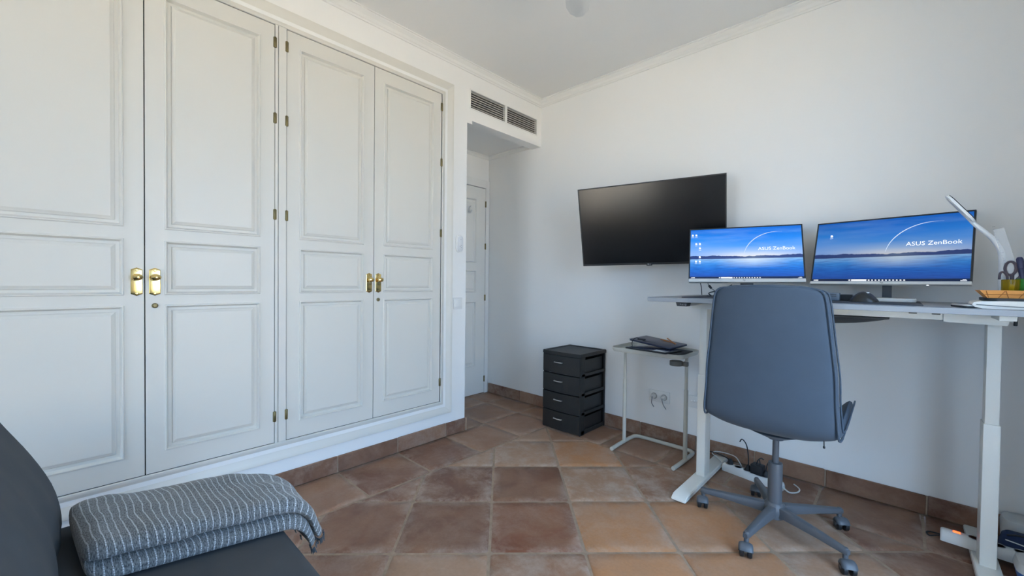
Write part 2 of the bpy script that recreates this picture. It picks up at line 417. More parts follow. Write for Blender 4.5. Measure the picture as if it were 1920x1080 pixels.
def hinge_mesh(h=.05, r=.0055):
    bm = B(); lathe(bm, [(0, -h/2-.003), (r*.7, -h/2-.002), (r, -h/2), (r, -.0006), (r*.85, 0), (r, .0006), (r, h/2), (r*.7, h/2+.002), (0, h/2+.003)], 12)
    box(bm, -.008, .0005, -.0075, .0075, -h/2, h/2)
    return bm
X = NX+.012
bm = B()
for (a, b_, c, d) in ((DY1, DY1+.044, 0, DZ1+.075), (DY0-.04, DY0, 0, DZ1+.075), (DY0, DY1, DZ1, DZ1+.075)):
    box(bm, NX-.02, NX+.018, a, b_, c, d, bev=.003)
dps = [(-.70, -.165, 1.27, 1.88), (-.70, -.165, .99, 1.20), (-.70, -.165, .28, .90)]
d1 = struct('door_1', bm, M_trim)
leaf = obj('door_leaf', door_mesh(DY0+.004, DY1-.004, .006, DZ1-.005, X, dps), M_door, d1)
for p in dps:
    b2 = B(); panel_rings(b2, *p, X, P_IN); obj('door_panel', b2, M_door, leaf)
for z in (1.845, 1.435, .935, .14):
    o = obj('hinge', hinge_mesh(.055, .0065), MATS['aged_brass'], d1, smooth=True); o.location = (X+.004, DY1-.002, z)
bm = B(); box(bm, X, X+.004, -.275, -.250, 1.735, 1.80, bev=.001); tube(bm, smooth_path([(X+.002, -.262, 1.748), (X+.02, -.262, 1.738), (X+.036, -.262, 1.744), (X+.042, -.262, 1.762)], 4), .005, 8)
bm2 = B(); tube(bm2, [(X+.004, -.262, 1.79), (X+.03, -.262, 1.80)], .004, 8); merge(bm, bm2)
obj('coat_hook', bm, M_chrome, d1, smooth=True, label='metal coat hook')

# ------------------------------------------------------------------ built-in wardrobes
casing = [(0, -.004), (0, .0), (.003, .0035), (.016, .0035), (.020, .001), (.034, -.002), (.055, .002), (.072, .008), (.084, .012), (.091, .012), (.0925, .009), (.0925, -.004)]
def lathed_frame(bm, y0, y1, z0, z1, sides):
    """mitred casing outside the rectangle y0..y1, z0..z1"""
    def P(a, b_, Y, Z, sy, sz): return Vector((b_, Y+sy*a, Z+sz*a))
    c = {'bl': (y0, z0, -1, -1), 'br': (y1, z0, 1, -1), 'tr': (y1, z1, 1, 1), 'tl': (y0, z1, -1, 1)}
    for s in sides:
        (k0, m0), (k1, m1) = s
        r = []
        for k, mm in ((k0, m0), (k1, m1)):
            Y, Z, sy, sz = c[k]
            if mm == 'v': sz = 0
            if mm == 'h': sy = 0
            r.append([P(a, b_, Y, Z, sy, sz) for a, b_ in casing])
        ring_loft(bm, r)
def make_wardrobe(label, y0, y1, ymid, left_open, right_open):
    w = thing('built_in_wardrobe', label, 'wardrobe', (0, (y0+y1)/2, 0), 0, None)
    off = -(y0+y1)/2
    def part(name, bm, m, parent=w, **k):
        bmesh.ops.translate(bm, vec=(0, off, 0), verts=bm.verts); return obj(name, bm, m, parent, **k)
    z0, z1 = .255, 2.381
    bm = B()
    sd = [(('bl', 'm' if not left_open else 'h'), ('br', 'm' if not right_open else 'h')), (('tl', 'm' if not left_open else 'h'), ('tr', 'm' if not right_open else 'h'))]
    if not right_open: sd.append((('br', 'm'), ('tr', 'm')))
    if not left_open: sd.append((('bl', 'm'), ('tl', 'm')))
    lathed_frame(bm, y0, y1, z0, z1, sd)
    part('casing', bm, M_ward, smooth=True)
    return w, part, z0, z1
HZ = (2.29, 1.911, 1.425, .393)
def handle_mesh():
    bm = B()
    oc = [(-.018, .052), (0, .0605), (.018, .052), (.0185, -.050), (0, -.0585), (-.0185, -.050)]
    rings = [[Vector((x, p*s, q*s)) for p, q in oc] for x, s in ((0, 1), (.0025, 1), (.0045, .90))]
    ring_loft(bm, rings)
    t = B(); lathe(t, [(.006, 0), (.005, .014), (.0075, .018), (.0165, .022), (.0195, .028), (.017, .035), (.009, .039), (0, .040)], 20)
    merge(bm, t, T(0, 0, .020) @ rot(90, 'Y') @ Matrix.Diagonal((.72, 1, 1, 1)))
    for z in (.050, -.048):
        t = B(); lathe(t, [(.0042, 0), (.0042, .0012), (.003, .002), (0, .0022)], 10); merge(bm, t, T(.0045, 0, z) @ rot(90, 'Y'))
    return bm
def lock_mesh():
    bm = B(); t = B(); lathe(t, [(.011, 0), (.011, .003), (.009, .005), (.0065, .0055), (.006, .004), (.003, .004), (0, .0045)], 18); merge(bm, t, rot(90, 'Y')); return bm
first = {}
def fill_doors(w, part, z0, z1, doors):
    for (a, b_, hinge_y, handle_y, lock) in doors:
        ps = [(a+.062, b_-.062, 1.306, 2.303), (a+.062, b_-.062, 1.023, 1.258), (a+.062, b_-.062, .344, .981)]
        d = part('wardrobe_door', door_mesh(a, b_, z0+.0035, z1-.004, .0, ps), M_ward)
        for p in ps:
            bm = B(); panel_rings(bm, *p, 0, P_IN); part('raised_panel', bm, M_ward, d)
        oy = w.location.y
        for z in HZ:
            if 'hinge' not in first: first['hinge'] = h = obj('hinge', hinge_mesh(), M_oldbrass, d, smooth=True)
            else: h = first['hinge'].copy(); COL.objects.link(h); h.parent = d
            h.location = (.004, hinge_y-oy, z)
        if 'handle' not in first: first['handle'] = h = obj('handle', handle_mesh(), M_brass, d, smooth=True, angle=30)
        else: h = first['handle'].copy(); COL.objects.link(h); h.parent = d
        h.location = (.0, handle_y-oy, 1.079)
        if lock:
            if 'lock' not in first: first['lock'] = h = obj('lock', lock_mesh(), M_oldbrass, d, smooth=True)
            else: h = first['lock'].copy(); COL.objects.link(h); h.parent = d
            h.location = (0, handle_y-oy, .978)
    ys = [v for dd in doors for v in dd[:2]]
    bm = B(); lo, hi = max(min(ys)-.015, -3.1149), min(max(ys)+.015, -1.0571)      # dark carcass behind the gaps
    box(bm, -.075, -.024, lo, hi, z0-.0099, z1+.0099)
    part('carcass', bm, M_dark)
SEAM = -2.0935
w1, p1, z0, z1 = make_wardrobe('white panelled built-in wardrobe nearer the grey sofa, its right door beside the seam', -3.108, SEAM, -2.605, False, True)
fill_doors(w1, p1, z0, z1, [(-3.100, -2.6075, -3.103, -2.631, False), (-2.6035, -2.111, -2.109, -2.573, True)])
bm = B(); box(bm, -.02, .0035, -2.1085, SEAM-.0012, z0, z1, bev=.001); p1('mullion', bm, M_ward)
w2, p2, z0, z1 = make_wardrobe('white panelled built-in wardrobe next to the hallway opening and light switch', SEAM, -1.064, -1.567, True, False)
fill_doors(w2, p2, z0, z1, [(-2.0530, -1.5690, -2.0545, -1.597, False), (-1.5655, -1.0720, -1.0705, -1.537, True)])
bm = B(); box(bm, -.02, .0035, SEAM+.0012, -2.0555, z0, z1, bev=.001); p2('mullion', bm, M_ward)

# ------------------------------------------------------------------ air grille in the bulkhead
M_grille = mat('grille_enamel', (.62, .60, .54), rough=.45)
g = thing('air_vent_grille', 'wide two-section ventilation grille above the hallway opening', 'vent', (0, -.435, 2.431))
bm = B()
for (a, b_, c, d) in ((-.383, .383, .064, .074), (-.383, .383, -.073, -.063), (-.383, -.374, -.063, .064), (.373, .383, -.063, .064), (-.0175, .0085, -.063, .064)):
    box(bm, -.02, .002, a, b_, c, d, bev=.001, seg=1)
obj('vent_frame', bm, M_trim, g)
for (a, b_) in ((-.374, -.0175), (.0085, .373)):
    for k in range(7):
        z = -.052+k*.0168
        bm = B(); t = B(); box(t, -.004, .004, a, b_, -.0014, .0014); merge(bm, t, T(-.004, 0, z) @ rot(-6, 'Y')); obj('slat', bm, M_grille, g)
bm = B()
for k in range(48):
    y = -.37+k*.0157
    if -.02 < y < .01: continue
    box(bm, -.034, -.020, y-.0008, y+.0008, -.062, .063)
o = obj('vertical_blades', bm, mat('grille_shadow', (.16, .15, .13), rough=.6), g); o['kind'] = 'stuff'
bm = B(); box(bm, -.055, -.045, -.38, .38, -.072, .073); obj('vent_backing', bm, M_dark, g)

# ------------------------------------------------------------------ small wall fittings
def wall_pt_left(y, z): return (0, y, z)
t_ = thing('remote_holder', 'white air conditioning remote in a wall holder above the light switch', 'remote', (0, -.911, 1.364))
bm = B(); t = B(); prism(t, rrect(.058, .124, .024), 0, .012, bev=.002); merge(bm, t, rot(90, 'Y') @ rot(90, 'Z')); obj('holder', bm, M_whitep, t_, smooth=True)
bm = B(); t = B(); prism(t, rrect(.044, .112, .018), .012, .024, bev=.003); merge(bm, t, rot(90, 'Y') @ rot(90, 'Z')); body = obj('remote', bm, mat('remote_shell', (.72, .74, .76), rough=.35), t_, smooth=True)
for (y, z) in ((0.004, -.012), (.006, -.026), (-.006, -.020), (0, .03)):
    bm = B(); t = B(); lathe(t, [(.0028, 0), (.0028, .0012), (0, .0015)], 8); merge(bm, t, T(.024, y, z) @ rot(90, 'Y')); obj('button', bm, mat('button_grey', (.35, .36, .38)) if 'button_grey' not in MATS else MATS['button_grey'], body)
t_ = thing('light_switch', 'square white light switch at the end of the wardrobe wall', 'switch', (0, -.918, .936))
bm = B(); box(bm, 0, .008, -.0405, .0405, -.0405, .0405, bev=.003); obj('cover_plate', bm, M_whitep, t_, smooth=True)
bm = B(); box(bm, .006, .013, -.026, .026, -.026, .026, bev=.002); obj('rocker', bm, M_whitep, t_, smooth=True)
# sockets on the desk wall
t_ = thing('double_socket', 'white double wall socket with two plugs below the side table', 'socket', (1.105, 0, .305))
bm = B(); box(bm, -.074, .074, -.009, 0, -.040, .040, bev=.003); obj('cover_plate', bm, M_whitep, t_, smooth=True)
M_sock = mat('socket_shadow', (.38, .37, .36), rough=.5)
for x in (-.036, .036):
    bm = B(); t = B(); lathe(t, [(.0215, 0), (.0215, .002), (.0195, .003), (.0190, .0005), (0, .0005)], 20); merge(bm, t, T(x, -.009, 0) @ rot(90, 'X')); obj('socket_ring', bm, M_sock, t_, smooth=True)
M_cordw = mat('white_cord', (.66, .66, .64), rough=.5); M_cordg = mat('grey_cord', (.32, .33, .34), rough=.5)
for i, x in enumerate((1.069, 1.141)):
    t = thing('power_plug', ['white plug in the left outlet of the double wall socket', 'white plug in the right outlet of the double wall socket'][i], 'plug', (x, -.012, .305), 0, 'plugs in the wall socket')
    bm = B(); t2 = B(); lathe(t2, [(.017, 0), (.018, .006), (.015, .022), (.008, .030), (0, .031)], 16); merge(bm, t2, rot(90, 'X')); obj('plug_body', bm, M_cordw, t, smooth=True)
    bm = B(); tube(bm, smooth_path([(0, -.028, 0), (.004, -.040, -.012), (.010 if i else -.002, -.030, -.045), (.018 if i else .002, -.006, -.075)], 5), .0032, 8); obj('cord', bm, M_cordg, t, smooth=True)
t_ = thing('aerial_socket', 'white television aerial socket plate beside the left desk leg', 'socket', (1.342, 0, .318))
bm = B(); box(bm, -.040, .040, -.009, 0, -.040, .040, bev=.003); obj('cover_plate', bm, M_whitep, t_, smooth=True)
for x in (-.018, .002, .020):
    bm = B(); t = B(); lathe(t, [(.007, 0), (.007, .003), (.004, .004), (.0035, .001), (0, .001)], 14); merge(bm, t, T(x, -.009, .002) @ rot(90, 'X')); obj('connector', bm, M_chrome, t_, smooth=True)
# ------------------------------------------------------------------ ceiling fan (only a blade reaches into view)
def at(u, v, ax, val):              # the point of the plane ax = val that shows at pixel u, v of the photograph
    d = r1*(u-960)/774.2+u1*(540-v)/774.2+F
    o_ = Vector((2.3235, -2.808, 1.10)); i = 'xyz'.index(ax)
    return o_+d*((val-o_[i])/d[i])
M_fan = mat('fan_white', (.84, .84, .82), rough=.4)
fan = thing('ceiling_fan', 'white ceiling fan, one blade tip reaching in at the top edge', 'fan', (1.465, -1.56, H))
bm = B(); lathe(bm, [(.065, 0), (.065, -.02), (.03, -.045), (.012, -.05), (.012, -.17), (.05, -.18), (.10, -.20), (.11, -.25), (.09, -.29), (.03, -.30), (0, -.302)], 32); obj('motor', bm, M_fan, fan, smooth=True)
for a in (126, 246, 6):
    bm = B()
    poly = [(.08, -.03), (.20, -.055), (.40, -.062), (.50, -.052), (.545, -.028), (.555, .002), (.535, .034), (.49, .054), (.36, .062), (.2, .05), (.08, .03)]
    t = B(); prism(t, poly, -.003, .003, bev=.0015); merge(bm, t, rot(a, 'Z') @ T(0, 0, -.275) @ rot(9, 'X'))
    obj('fan_blade', bm, M_fan, fan, smooth=True)

# ------------------------------------------------------------------ wall television
def pose(c, a, b, g):
    a, b, g = R(a), R(b), R(g)
    rt = Vector((math.cos(a), math.sin(a), 0)); n = Vector((math.sin(a), -math.cos(a), 0)); up = Vector((0, 0, 1))
    up2 = up*math.cos(b)+n*math.sin(b); r2 = rt*math.cos(g)+up2*math.sin(g); u2 = -rt*math.sin(g)+up2*math.cos(g)
    y2 = u2.cross(r2)
    M = Matrix((r2, y2, u2)).transposed().to_4x4(); M.translation = Vector(c); return M
M_bez = mat('tv_bezel', (.022, .023, .024), rough=.4)
M_tvscr = mat('tv_screen', (.007, .007, .0075), rough=.20, spec=.7)
MT = pose((1.1215, -.265, 1.4776), 15.485, 13.435, .884)
tv = thing('television', 'large black television switched off, tilted on a wall bracket', 'television', (1.1215, 0, 1.4776))
OFF = T(-1.1215, 0, -1.4776)
W_, H_ = .905, .532
def part_m(name, bm, m, parent, M, **k):
    bmesh.ops.transform(bm, matrix=M, verts=bm.verts); return obj(name, bm, m, parent, **k)
bm = B()
b0 = .0075
for (x0, x1, z0_, z1_) in ((-W_/2, W_/2, H_/2-b0, H_/2), (-W_/2, W_/2, -H_/2, -H_/2+.013), (-W_/2, -W_/2+b0, -H_/2+.013, H_/2-b0), (W_/2-b0, W_/2, -H_/2+.013, H_/2-b0)):
    box(bm, x0, x1, 0, .022, z0_, z1_, bev=.001, seg=1)
part_m('bezel', bm, M_bez, tv, OFF @ MT)
bm = B(); box(bm, -W_/2+b0, W_/2-b0, .0025, .008, -H_/2+.013, H_/2-b0); part_m('screen', bm, M_tvscr, tv, OFF @ MT)
bm = B(); box(bm, -W_/2+.002, W_/2-.002, .014, .030, -H_/2+.002, H_/2-.002, bev=.004); box(bm, -.30, .30, .028, .058, -.24, .08, bev=.012); part_m('back_cover', bm, M_matblk, tv, OFF @ MT)
bm = B(); box(bm, -.018, .018, -.002, .008, -H_/2-.006, -H_/2+.010, bev=.001); lg = part_m('logo_tab', bm, M_bez, tv, OFF @ MT)
M_logo = mat('logo_grey', (.62, .62, .62), rough=.4)
bm = B(); t = B(); lathe(t, [(.0042, 0), (.0042, .0006), (0, .0006)], 16); merge(bm, t, T(-.007, -.0021, -H_/2+.0035) @ rot(90, 'X'))
part_m('logo_disc', bm, M_logo, lg, OFF @ MT)
def text_bm(s, size, ext=.0003, font_scale=(1, 1), align='LEFT'):
    c = bpy.data.curves.new('t', 'FONT'); c.body = s; c.size = size; c.extrude = ext; c.resolution_u = 3; c.align_x = align
    o = bpy.data.objects.new('t', c); COL.objects.link(o)
    dg = bpy.context.evaluated_depsgraph_get(); me = bpy.data.meshes.new_from_object(o.evaluated_get(dg))
    bm = B(); bm.from_mesh(me); bpy.data.objects.remove(o); bpy.data.curves.remove(c); bpy.data.meshes.remove(me)
    bmesh.ops.transform(bm, matrix=Matrix.Diagonal((font_scale[0], font_scale[1], 1, 1)), verts=bm.verts)
    return bm                       # lies in local x-y, facing +z
STAND = Matrix.Rotation(PI/2, 4, 'X')   # turns a text so that it stands up facing -y
bm = B(); merge(bm, text_bm('LG', .0095), T(-.001, -.0024, -H_/2+.0002) @ STAND); part_m('logo_letters', bm, M_logo, lg, OFF @ MT)
bm = B()
w0 = Vector((1.15, -.002, 1.46))
box(bm, 1.07, 1.23, -.02, 0, 1.36, 1.56, bev=.003)
tube(bm, [(1.15, -.02, 1.46), (1.20, -.09, 1.46), (1.13, -.175, 1.465)], .014, 8)
box(bm, 1.07, 1.19, -.20, -.165, 1.40, 1.52, bev=.004, M=None)
bmesh.ops.transform(bm, matrix=OFF, verts=bm.verts); obj('wall_bracket', bm, M_matblk, tv)

# ------------------------------------------------------------------ four drawer tower
M_dr = mat('charcoal_plastic', (.022, .021, .020), rough=.45, bump=.35, bscale=190)
M_dr2 = mat('charcoal_plastic_smooth', (.020, .019, .018), rough=.5)
dr = thing('drawer_tower', 'black plastic four drawer storage tower by the back wall', 'drawers', (.515, -.185, 0))
hw, hd = .168, .172
bm = B()
for (x, y) in ((-1, -1), (1, -1), (-1, 1), (1, 1)):
    box(bm, *sorted((x*hw, x*(hw-.010))), *sorted((y*(hd-.004), y*(hd-.062 if y < 0 else hd-.022))), 0, .56, bev=.003)
for k in range(5):
    z = .004+k*.1385
    for s in (-1, 1): box(bm, *sorted((s*hw, s*(hw-.010))), -hd+.02, hd-.004, z, z+(.022 if k else .03), bev=.002, seg=1)
    box(bm, -hw+.004, hw-.004, -hd+.02, hd-.006, z, z+.006)
box(bm, -hw+.004, hw-.004, hd-.010, hd-.004, 0, .56)
obj('frame', bm, M_dr2, dr)
bm = B()                             # top with a sunken tray and curved front
fr = [(-hw-.003, hd), (hw+.003, hd), (hw+.003, -hd-.002)]+[(hw*math.cos(a), -hd-.002-.016*math.sin(a)) for a in [PI*k/10 for k in range(1, 10)]]+[(-hw-.003, -hd-.002)]
prism(bm, fr, .560, .578)
rim_o = fr; cxm, cym = 0, 0
rim_i = [(x*.86, y*.86) for x, y in fr]
vs0 = [[Vector((x, y, .578)) for x, y in rim_o], [Vector((x*.985, y*.985, .585)) for x, y in rim_o], [Vector((x*.90, y*.90, .585)) for x, y in rim_o], [Vector((x, y, .579)) for x, y in rim_i]]
ring_loft(bm, vs0, cap0=False)
obj('top', bm, M_dr2, dr)
for k in range(4):
    z = .010+k*.1385; z1_ = z+.131
    bm = B()
    n = 10; front = [(-hw+.002+(2*hw-.004)*i/n, -hd-.004-.014*math.sin(PI*i/n)) for i in range(n+1)]
    ol = front+[(hw-.002, -hd+.012), (-hw+.002, -hd+.012)]
    prism(bm, ol, z, z1_, bev=.0015)
    box(bm, -hw+.018, hw-.018, -hd+.012, hd-.03, z+.012, z+.016); box(bm, -hw+.016, -hw+.019, -hd+.01, hd-.03, z+.012, z1_-.022); box(bm, hw-.019, hw-.016, -hd+.01, hd-.03, z+.012, z1_-.022); box(bm, -hw+.018, hw-.018, hd-.034, hd-.03, z+.012, z1_-.022)
    d = obj('drawer', bm, M_dr, dr)
    bm = B()
    zc = z+.082
    tube(bm, [(-.036, -hd-.0185, zc), (-.034, -hd-.026, zc), (0, -hd-.030, zc), (.034, -hd-.026, zc), (.036, -hd-.0185, zc)], .0042, 8)
    bmesh.ops.translate(bm, vec=(-.012, 0, 0), verts=bm.verts)
    obj('handle', bm, M_chrome, d, smooth=True, label='silver bar handle')

# ------------------------------------------------------------------ tray side table
M_st = mat('cream_metal', (.58, .57, .51), rough=.4)
st = thing('side_table', 'cream metal tray side table with a drink ring, beside the drawer tower', 'table', (1.168, -.235, 0))
xa, xb = -.205, .205
bm = B()
P_ = [(xa+.003, -.172, .013), (xa-.002, -.05, .013), (xa-.002, .10, .013), (xa+.012, .150, .013), (xa+.06, .165, .013), (0, .165, .013), (xb-.06, .165, .013), (xb-.012, .150, .013), (xb+.002, .10, .013), (xb+.002, -.05, .013), (xb-.003, -.172, .013)]
tube(bm, smooth_path(P_, 5), .0125, 12); obj('base', bm, M_st, st, smooth=True)
for x in (xa, xb):
    bm = B(); tube(bm, [(x, 0, .012), (x, 0, .44), (x, 0, .445)], [.0125, .0125, .011], 14); tube(bm, [(x, 0, .44), (x, 0, .655)], .0098, 14); obj('leg', bm, M_st, st, smooth=True)
bm = B()
def rr3(w, d, r, z): return [Vector((x, y, z)) for x, y in rrect(w, d, r, 6, 0, .0)]
w_, d_ = .472, .325
ring_loft(bm, [rr3(w_-.04, d_-.04, .04, .648), rr3(w_-.012, d_-.012, .052, .651), rr3(w_, d_, .058, .664), rr3(w_, d_, .058, .676), rr3(w_-.005, d_-.005, .056, .678), rr3(w_-.010, d_-.010, .054, .676), rr3(w_-.014, d_-.014, .05, .660), rr3(w_-.03, d_-.03, .045, .656)])
obj('tray', bm, M_st, st, smooth=True)
bm = B(); t = B()
prof = [(.036, 0), (.038, .001), (.038, .027), (.036, .028), (.0345, .027), (.0345, .001)]
rings = [[Vector((r*math.cos(k*2*PI/28), r*math.sin(k*2*PI/28), z)) for k in range(28)] for r, z in prof]+[[Vector((prof[0][0]*math.cos(k*2*PI/28), prof[0][0]*math.sin(k*2*PI/28), 0)) for k in range(28)]]
ring_loft(t, rings, cap0=False, cap1=False); bmesh.ops.remove_doubles(t, verts=t.verts, dist=1e-5)
merge(bm, t, T(xb-.052, -.03, .592)); box(bm, xb-.018, xb+.013, -.022, .004, .590, .618, bev=.004)
obj('drink_ring', bm, mat('taupe_plastic', (.20, .185, .16), rough=.5), st, smooth=True)
# things on the tray
M_navy = mat('navy_glass', (.012, .018, .055), rough=.12, coat=.6)
nbk = thing('notebook', 'thick black notebook in the side table tray, under the tablet', 'notebook', (1.225, -.262, .6570), R(-6))
bm = B(); box(bm, -.155, .155, -.10, .10, 0, .0225, bev=.002); obj('cover', bm, M_matblk, nbk)
bm = B(); box(bm, -.150, .1552, -.1003, .095, .003, .0195); obj('pages', bm, mat('grey_pages', (.20, .20, .20), rough=.9), nbk)
tb = thing('tablet', 'dark navy tablet lying flat on the side table tray', 'tablet', (1.20, -.325, .6805), R(-8))
bm = B(); box(bm, -.14, .14, -.095, .095, 0, .009, bev=.003); obj('case', bm, M_blackp, tb, smooth=True)
bm = B(); box(bm, -.130, .130, -.085, .085, .0088, .0098); obj('screen', bm, M_navy, tb)
bm = B(); box(bm, .045, .105, -.080, -.035, .0098, .0104); obj('sticker', bm, mat('pale_label', (.62, .68, .78), rough=.5), tb, label='pale paper label')
lt = thing('laptop', 'thin silver-edged laptop resting askew on top of the tablet', 'laptop', (1.165, -.200, .6925), R(-11))
bm = B(); box(bm, -.155, .155, -.085, .10, 0, .012, bev=.003, M=T(0, 0, .012) @ rot(4.0, 'Y') @ rot(3, 'X')); obj('lid', bm, mat('laptop_lid', (.045, .055, .10), rough=.3, metal=.6), lt, smooth=True)
bm = B(); box(bm, -.157, -.145, -.086, .101, .002, .010, bev=.001, M=T(0, 0, .012) @ rot(4.0, 'Y') @ rot(3, 'X')); obj('edge_trim', bm, M_chrome, lt)
cb = thing('charging_cable', 'looped black charging cable on the side table', 'cable', (1.06, -.27, .70))
bm = B(); tube(bm, smooth_path([(.0, -.045, -.022), (-.022, -.02, -.006), (-.026, .0, .018), (-.006, .01, .036), (.022, .0, .03), (.05, .02, .018), (.11, .03, .012), (.16, .02, .006), (.20, .03, .0)], 6), .0022, 6); obj('cable', bm, M_matblk, cb, smooth=True)
bm = B(); box(bm, .008, .060, -.006, .010, .024, .034, bev=.003); obj('plug', bm, M_matblk, cb, smooth=True)
for i, (dx, a, L_, lb) in enumerate(((.155, 152, .075, 'short orange pencil sticking up behind the laptop'), (.165, 165, .13, 'long orange pencil lying across the laptop edge'))):
    pc = thing('pencil', lb, 'pencil', (1.168+.125, -.20+.03*i, .708), R(-12), 'pencils on the side table')
    bm = B(); t = B(); lathe(t, [(.0005, 0), (.0036, .012), (.0036, L_-.006), (.0030, L_-.005), (.0030, L_), (0, L_)], 6); merge(bm, t, T(0, 0, 0) @ rot(-82 if i else -62, 'Y')); obj('pencil_shaft', bm, mat('pencil_orange%d' % i, (.55, .22, .07), rough=.5), pc)

# ------------------------------------------------------------------ standing desk
M_lam = mat('desk_laminate', (.30, .315, .335), rough=.45, var=.02)
M_dm = mat('desk_metal', (.86, .85, .79), rough=.35)
dk = thing('standing_desk', 'height adjustable standing desk with grey top and cream metal legs', 'desk', (2.057, -.38, 0))
DTX0, DTX1 = 1.357-2.057, 2.757-2.057
bm = B(); box(bm, DTX0, DTX1, -.37, .355, 1.004, 1.0245, bev=.0012, seg=1); obj('desktop', bm, M_lam, dk)
for x, nm in ((1.528-2.057, 'l'), (2.582-2.057, 'r')):
    bm = B(); box(bm, x-.034, x+.034, -.365, .345, .005, .0, bev=0) if False else None
    # foot: long flat bar with chamfered ends
    prof = [(-.355, .004), (.335, .004), (.335, .016), (.315, .030), (-.325, .030), (-.355, .014)]
    t = B(); ring_loft(t, [[Vector((x-.036, a, b_)) for a, b_ in prof], [Vector((x+.036, a, b_)) for a, b_ in prof]]); bmesh.ops.bevel(t, geom=list(t.edges), offset=.003, segments=2, affect='EDGES'); merge(bm, t)
    for yy in (-.33, .31):
        t = B(); lathe(t, [(.012, 0), (.012, .006), (0, .006)], 12); merge(bm, t, T(x, yy, -.001))
    obj('foot', bm, M_dm, dk, smooth=True)
    zj = .575 if nm == 'r' else .59
    bm = B(); box(bm, x-.0225, x+.0225, -.045, .040, .028, zj, bev=.003); obj('lower_leg', bm, M_dm, dk, smooth=True)
    bm = B(); box(bm, x-.0185, x+.0185, -.038, .033, zj-.01, .96, bev=.002); obj('upper_leg', bm, M_dm, dk, smooth=True)
    bm = B()
    sx = 1 if nm == 'l' else -1
    lo_, hi_ = (x-.045, x+.13) if nm == 'l' else (x-.14, x+.032)
    pf = [(lo_+.0, 1.003), (hi_, 1.003), (hi_, .962), (lo_+.018, .962)] if nm == 'l' else [(lo_, 1.003), (hi_, 1.003), (hi_-.012, .958), (lo_, .962)]
    ring_loft(bm, [[Vector((a, -.13, b_)) for a, b_ in pf], [Vector((a, .12, b_)) for a, b_ in pf]])
    box(bm, x-.02, x+.02, -.30, .29, .985, 1.0035, bev=.002)
    obj('top_bracket', bm, M_dm, dk)
for yy in (-.125, .085):
    bm = B(); box(bm, -.42, .42, yy, yy+.034, .968, 1.0035, bev=.002); obj('cross_beam', bm, M_dm, dk)
bm = B(); p = [(1.503-2.057, 1.004), (1.562-2.057, 1.004), (1.556-2.057, .985), (1.509-2.057, .985)]
ring_loft(bm, [[Vector((a, -.365, b_)) for a, b_ in p], [Vector((a, -.32, b_)) for a, b_ in p]]); kp = obj('control_panel', bm, M_matblk, dk, label='black height control panel')
bm = B()
for k, s in enumerate('^v12'): merge(bm, text_bm(s, .011), T(1.524-2.057+k*.0085, -.3657, .990) @ STAND)
obj('button_marks', bm, M_logo, kp)
bm = B(); t = smooth_path([(.562, -.12, 1.0), (.562, -.14, .985), (.562, -.135, .962)], 4); tube(bm, t, .005, 6); obj('hook', bm, M_matblk, dk, smooth=True, label='small black hook under the desktop')
for x in (.30, .365, .46):
    bm = B(); box(bm, x-.012, x+.012, -.128, -.124, .988, 1.0, bev=.001); obj('screw_plate', bm, mat('dark_screw', (.16, .15, .13), rough=.5, metal=.6) if 'dark_screw' not in MATS else MATS['dark_screw'], dk)
# cable hammock under the desk
bm = B(); n = 16; rings = []
for i in range(n+1):
    t_x = -.36+.59*i/n; q = 4*(i/n)*(1-i/n); dz = .040*q**.7
    rings.append([Vector((t_x, -.02+.20*(k/6-.5), .968-dz*math.sin(PI*k/6)-.004)) for k in range(7)]+[Vector((t_x, -.02+.20*(k/6-.5), .966-dz*math.sin(PI*k/6)-.007)) for k in range(6, -1, -1)])
ring_loft(bm, rings); obj('cable_tray', bm, mat('tray_grey', (.06, .06, .062), rough=.7), dk, smooth=True, label='dark sagging cable net under the desktop')
# desk mat
o = obj('desk_mat', box(B(), 1.49, 2.383, -.640, -.18, 1.0246, 1.0287, bev=.001, seg=1), mat('mat_felt', (.055, .058, .068), rough=.85)); finish(o, 'wide dark grey desk mat on the standing desk', 'desk mat')

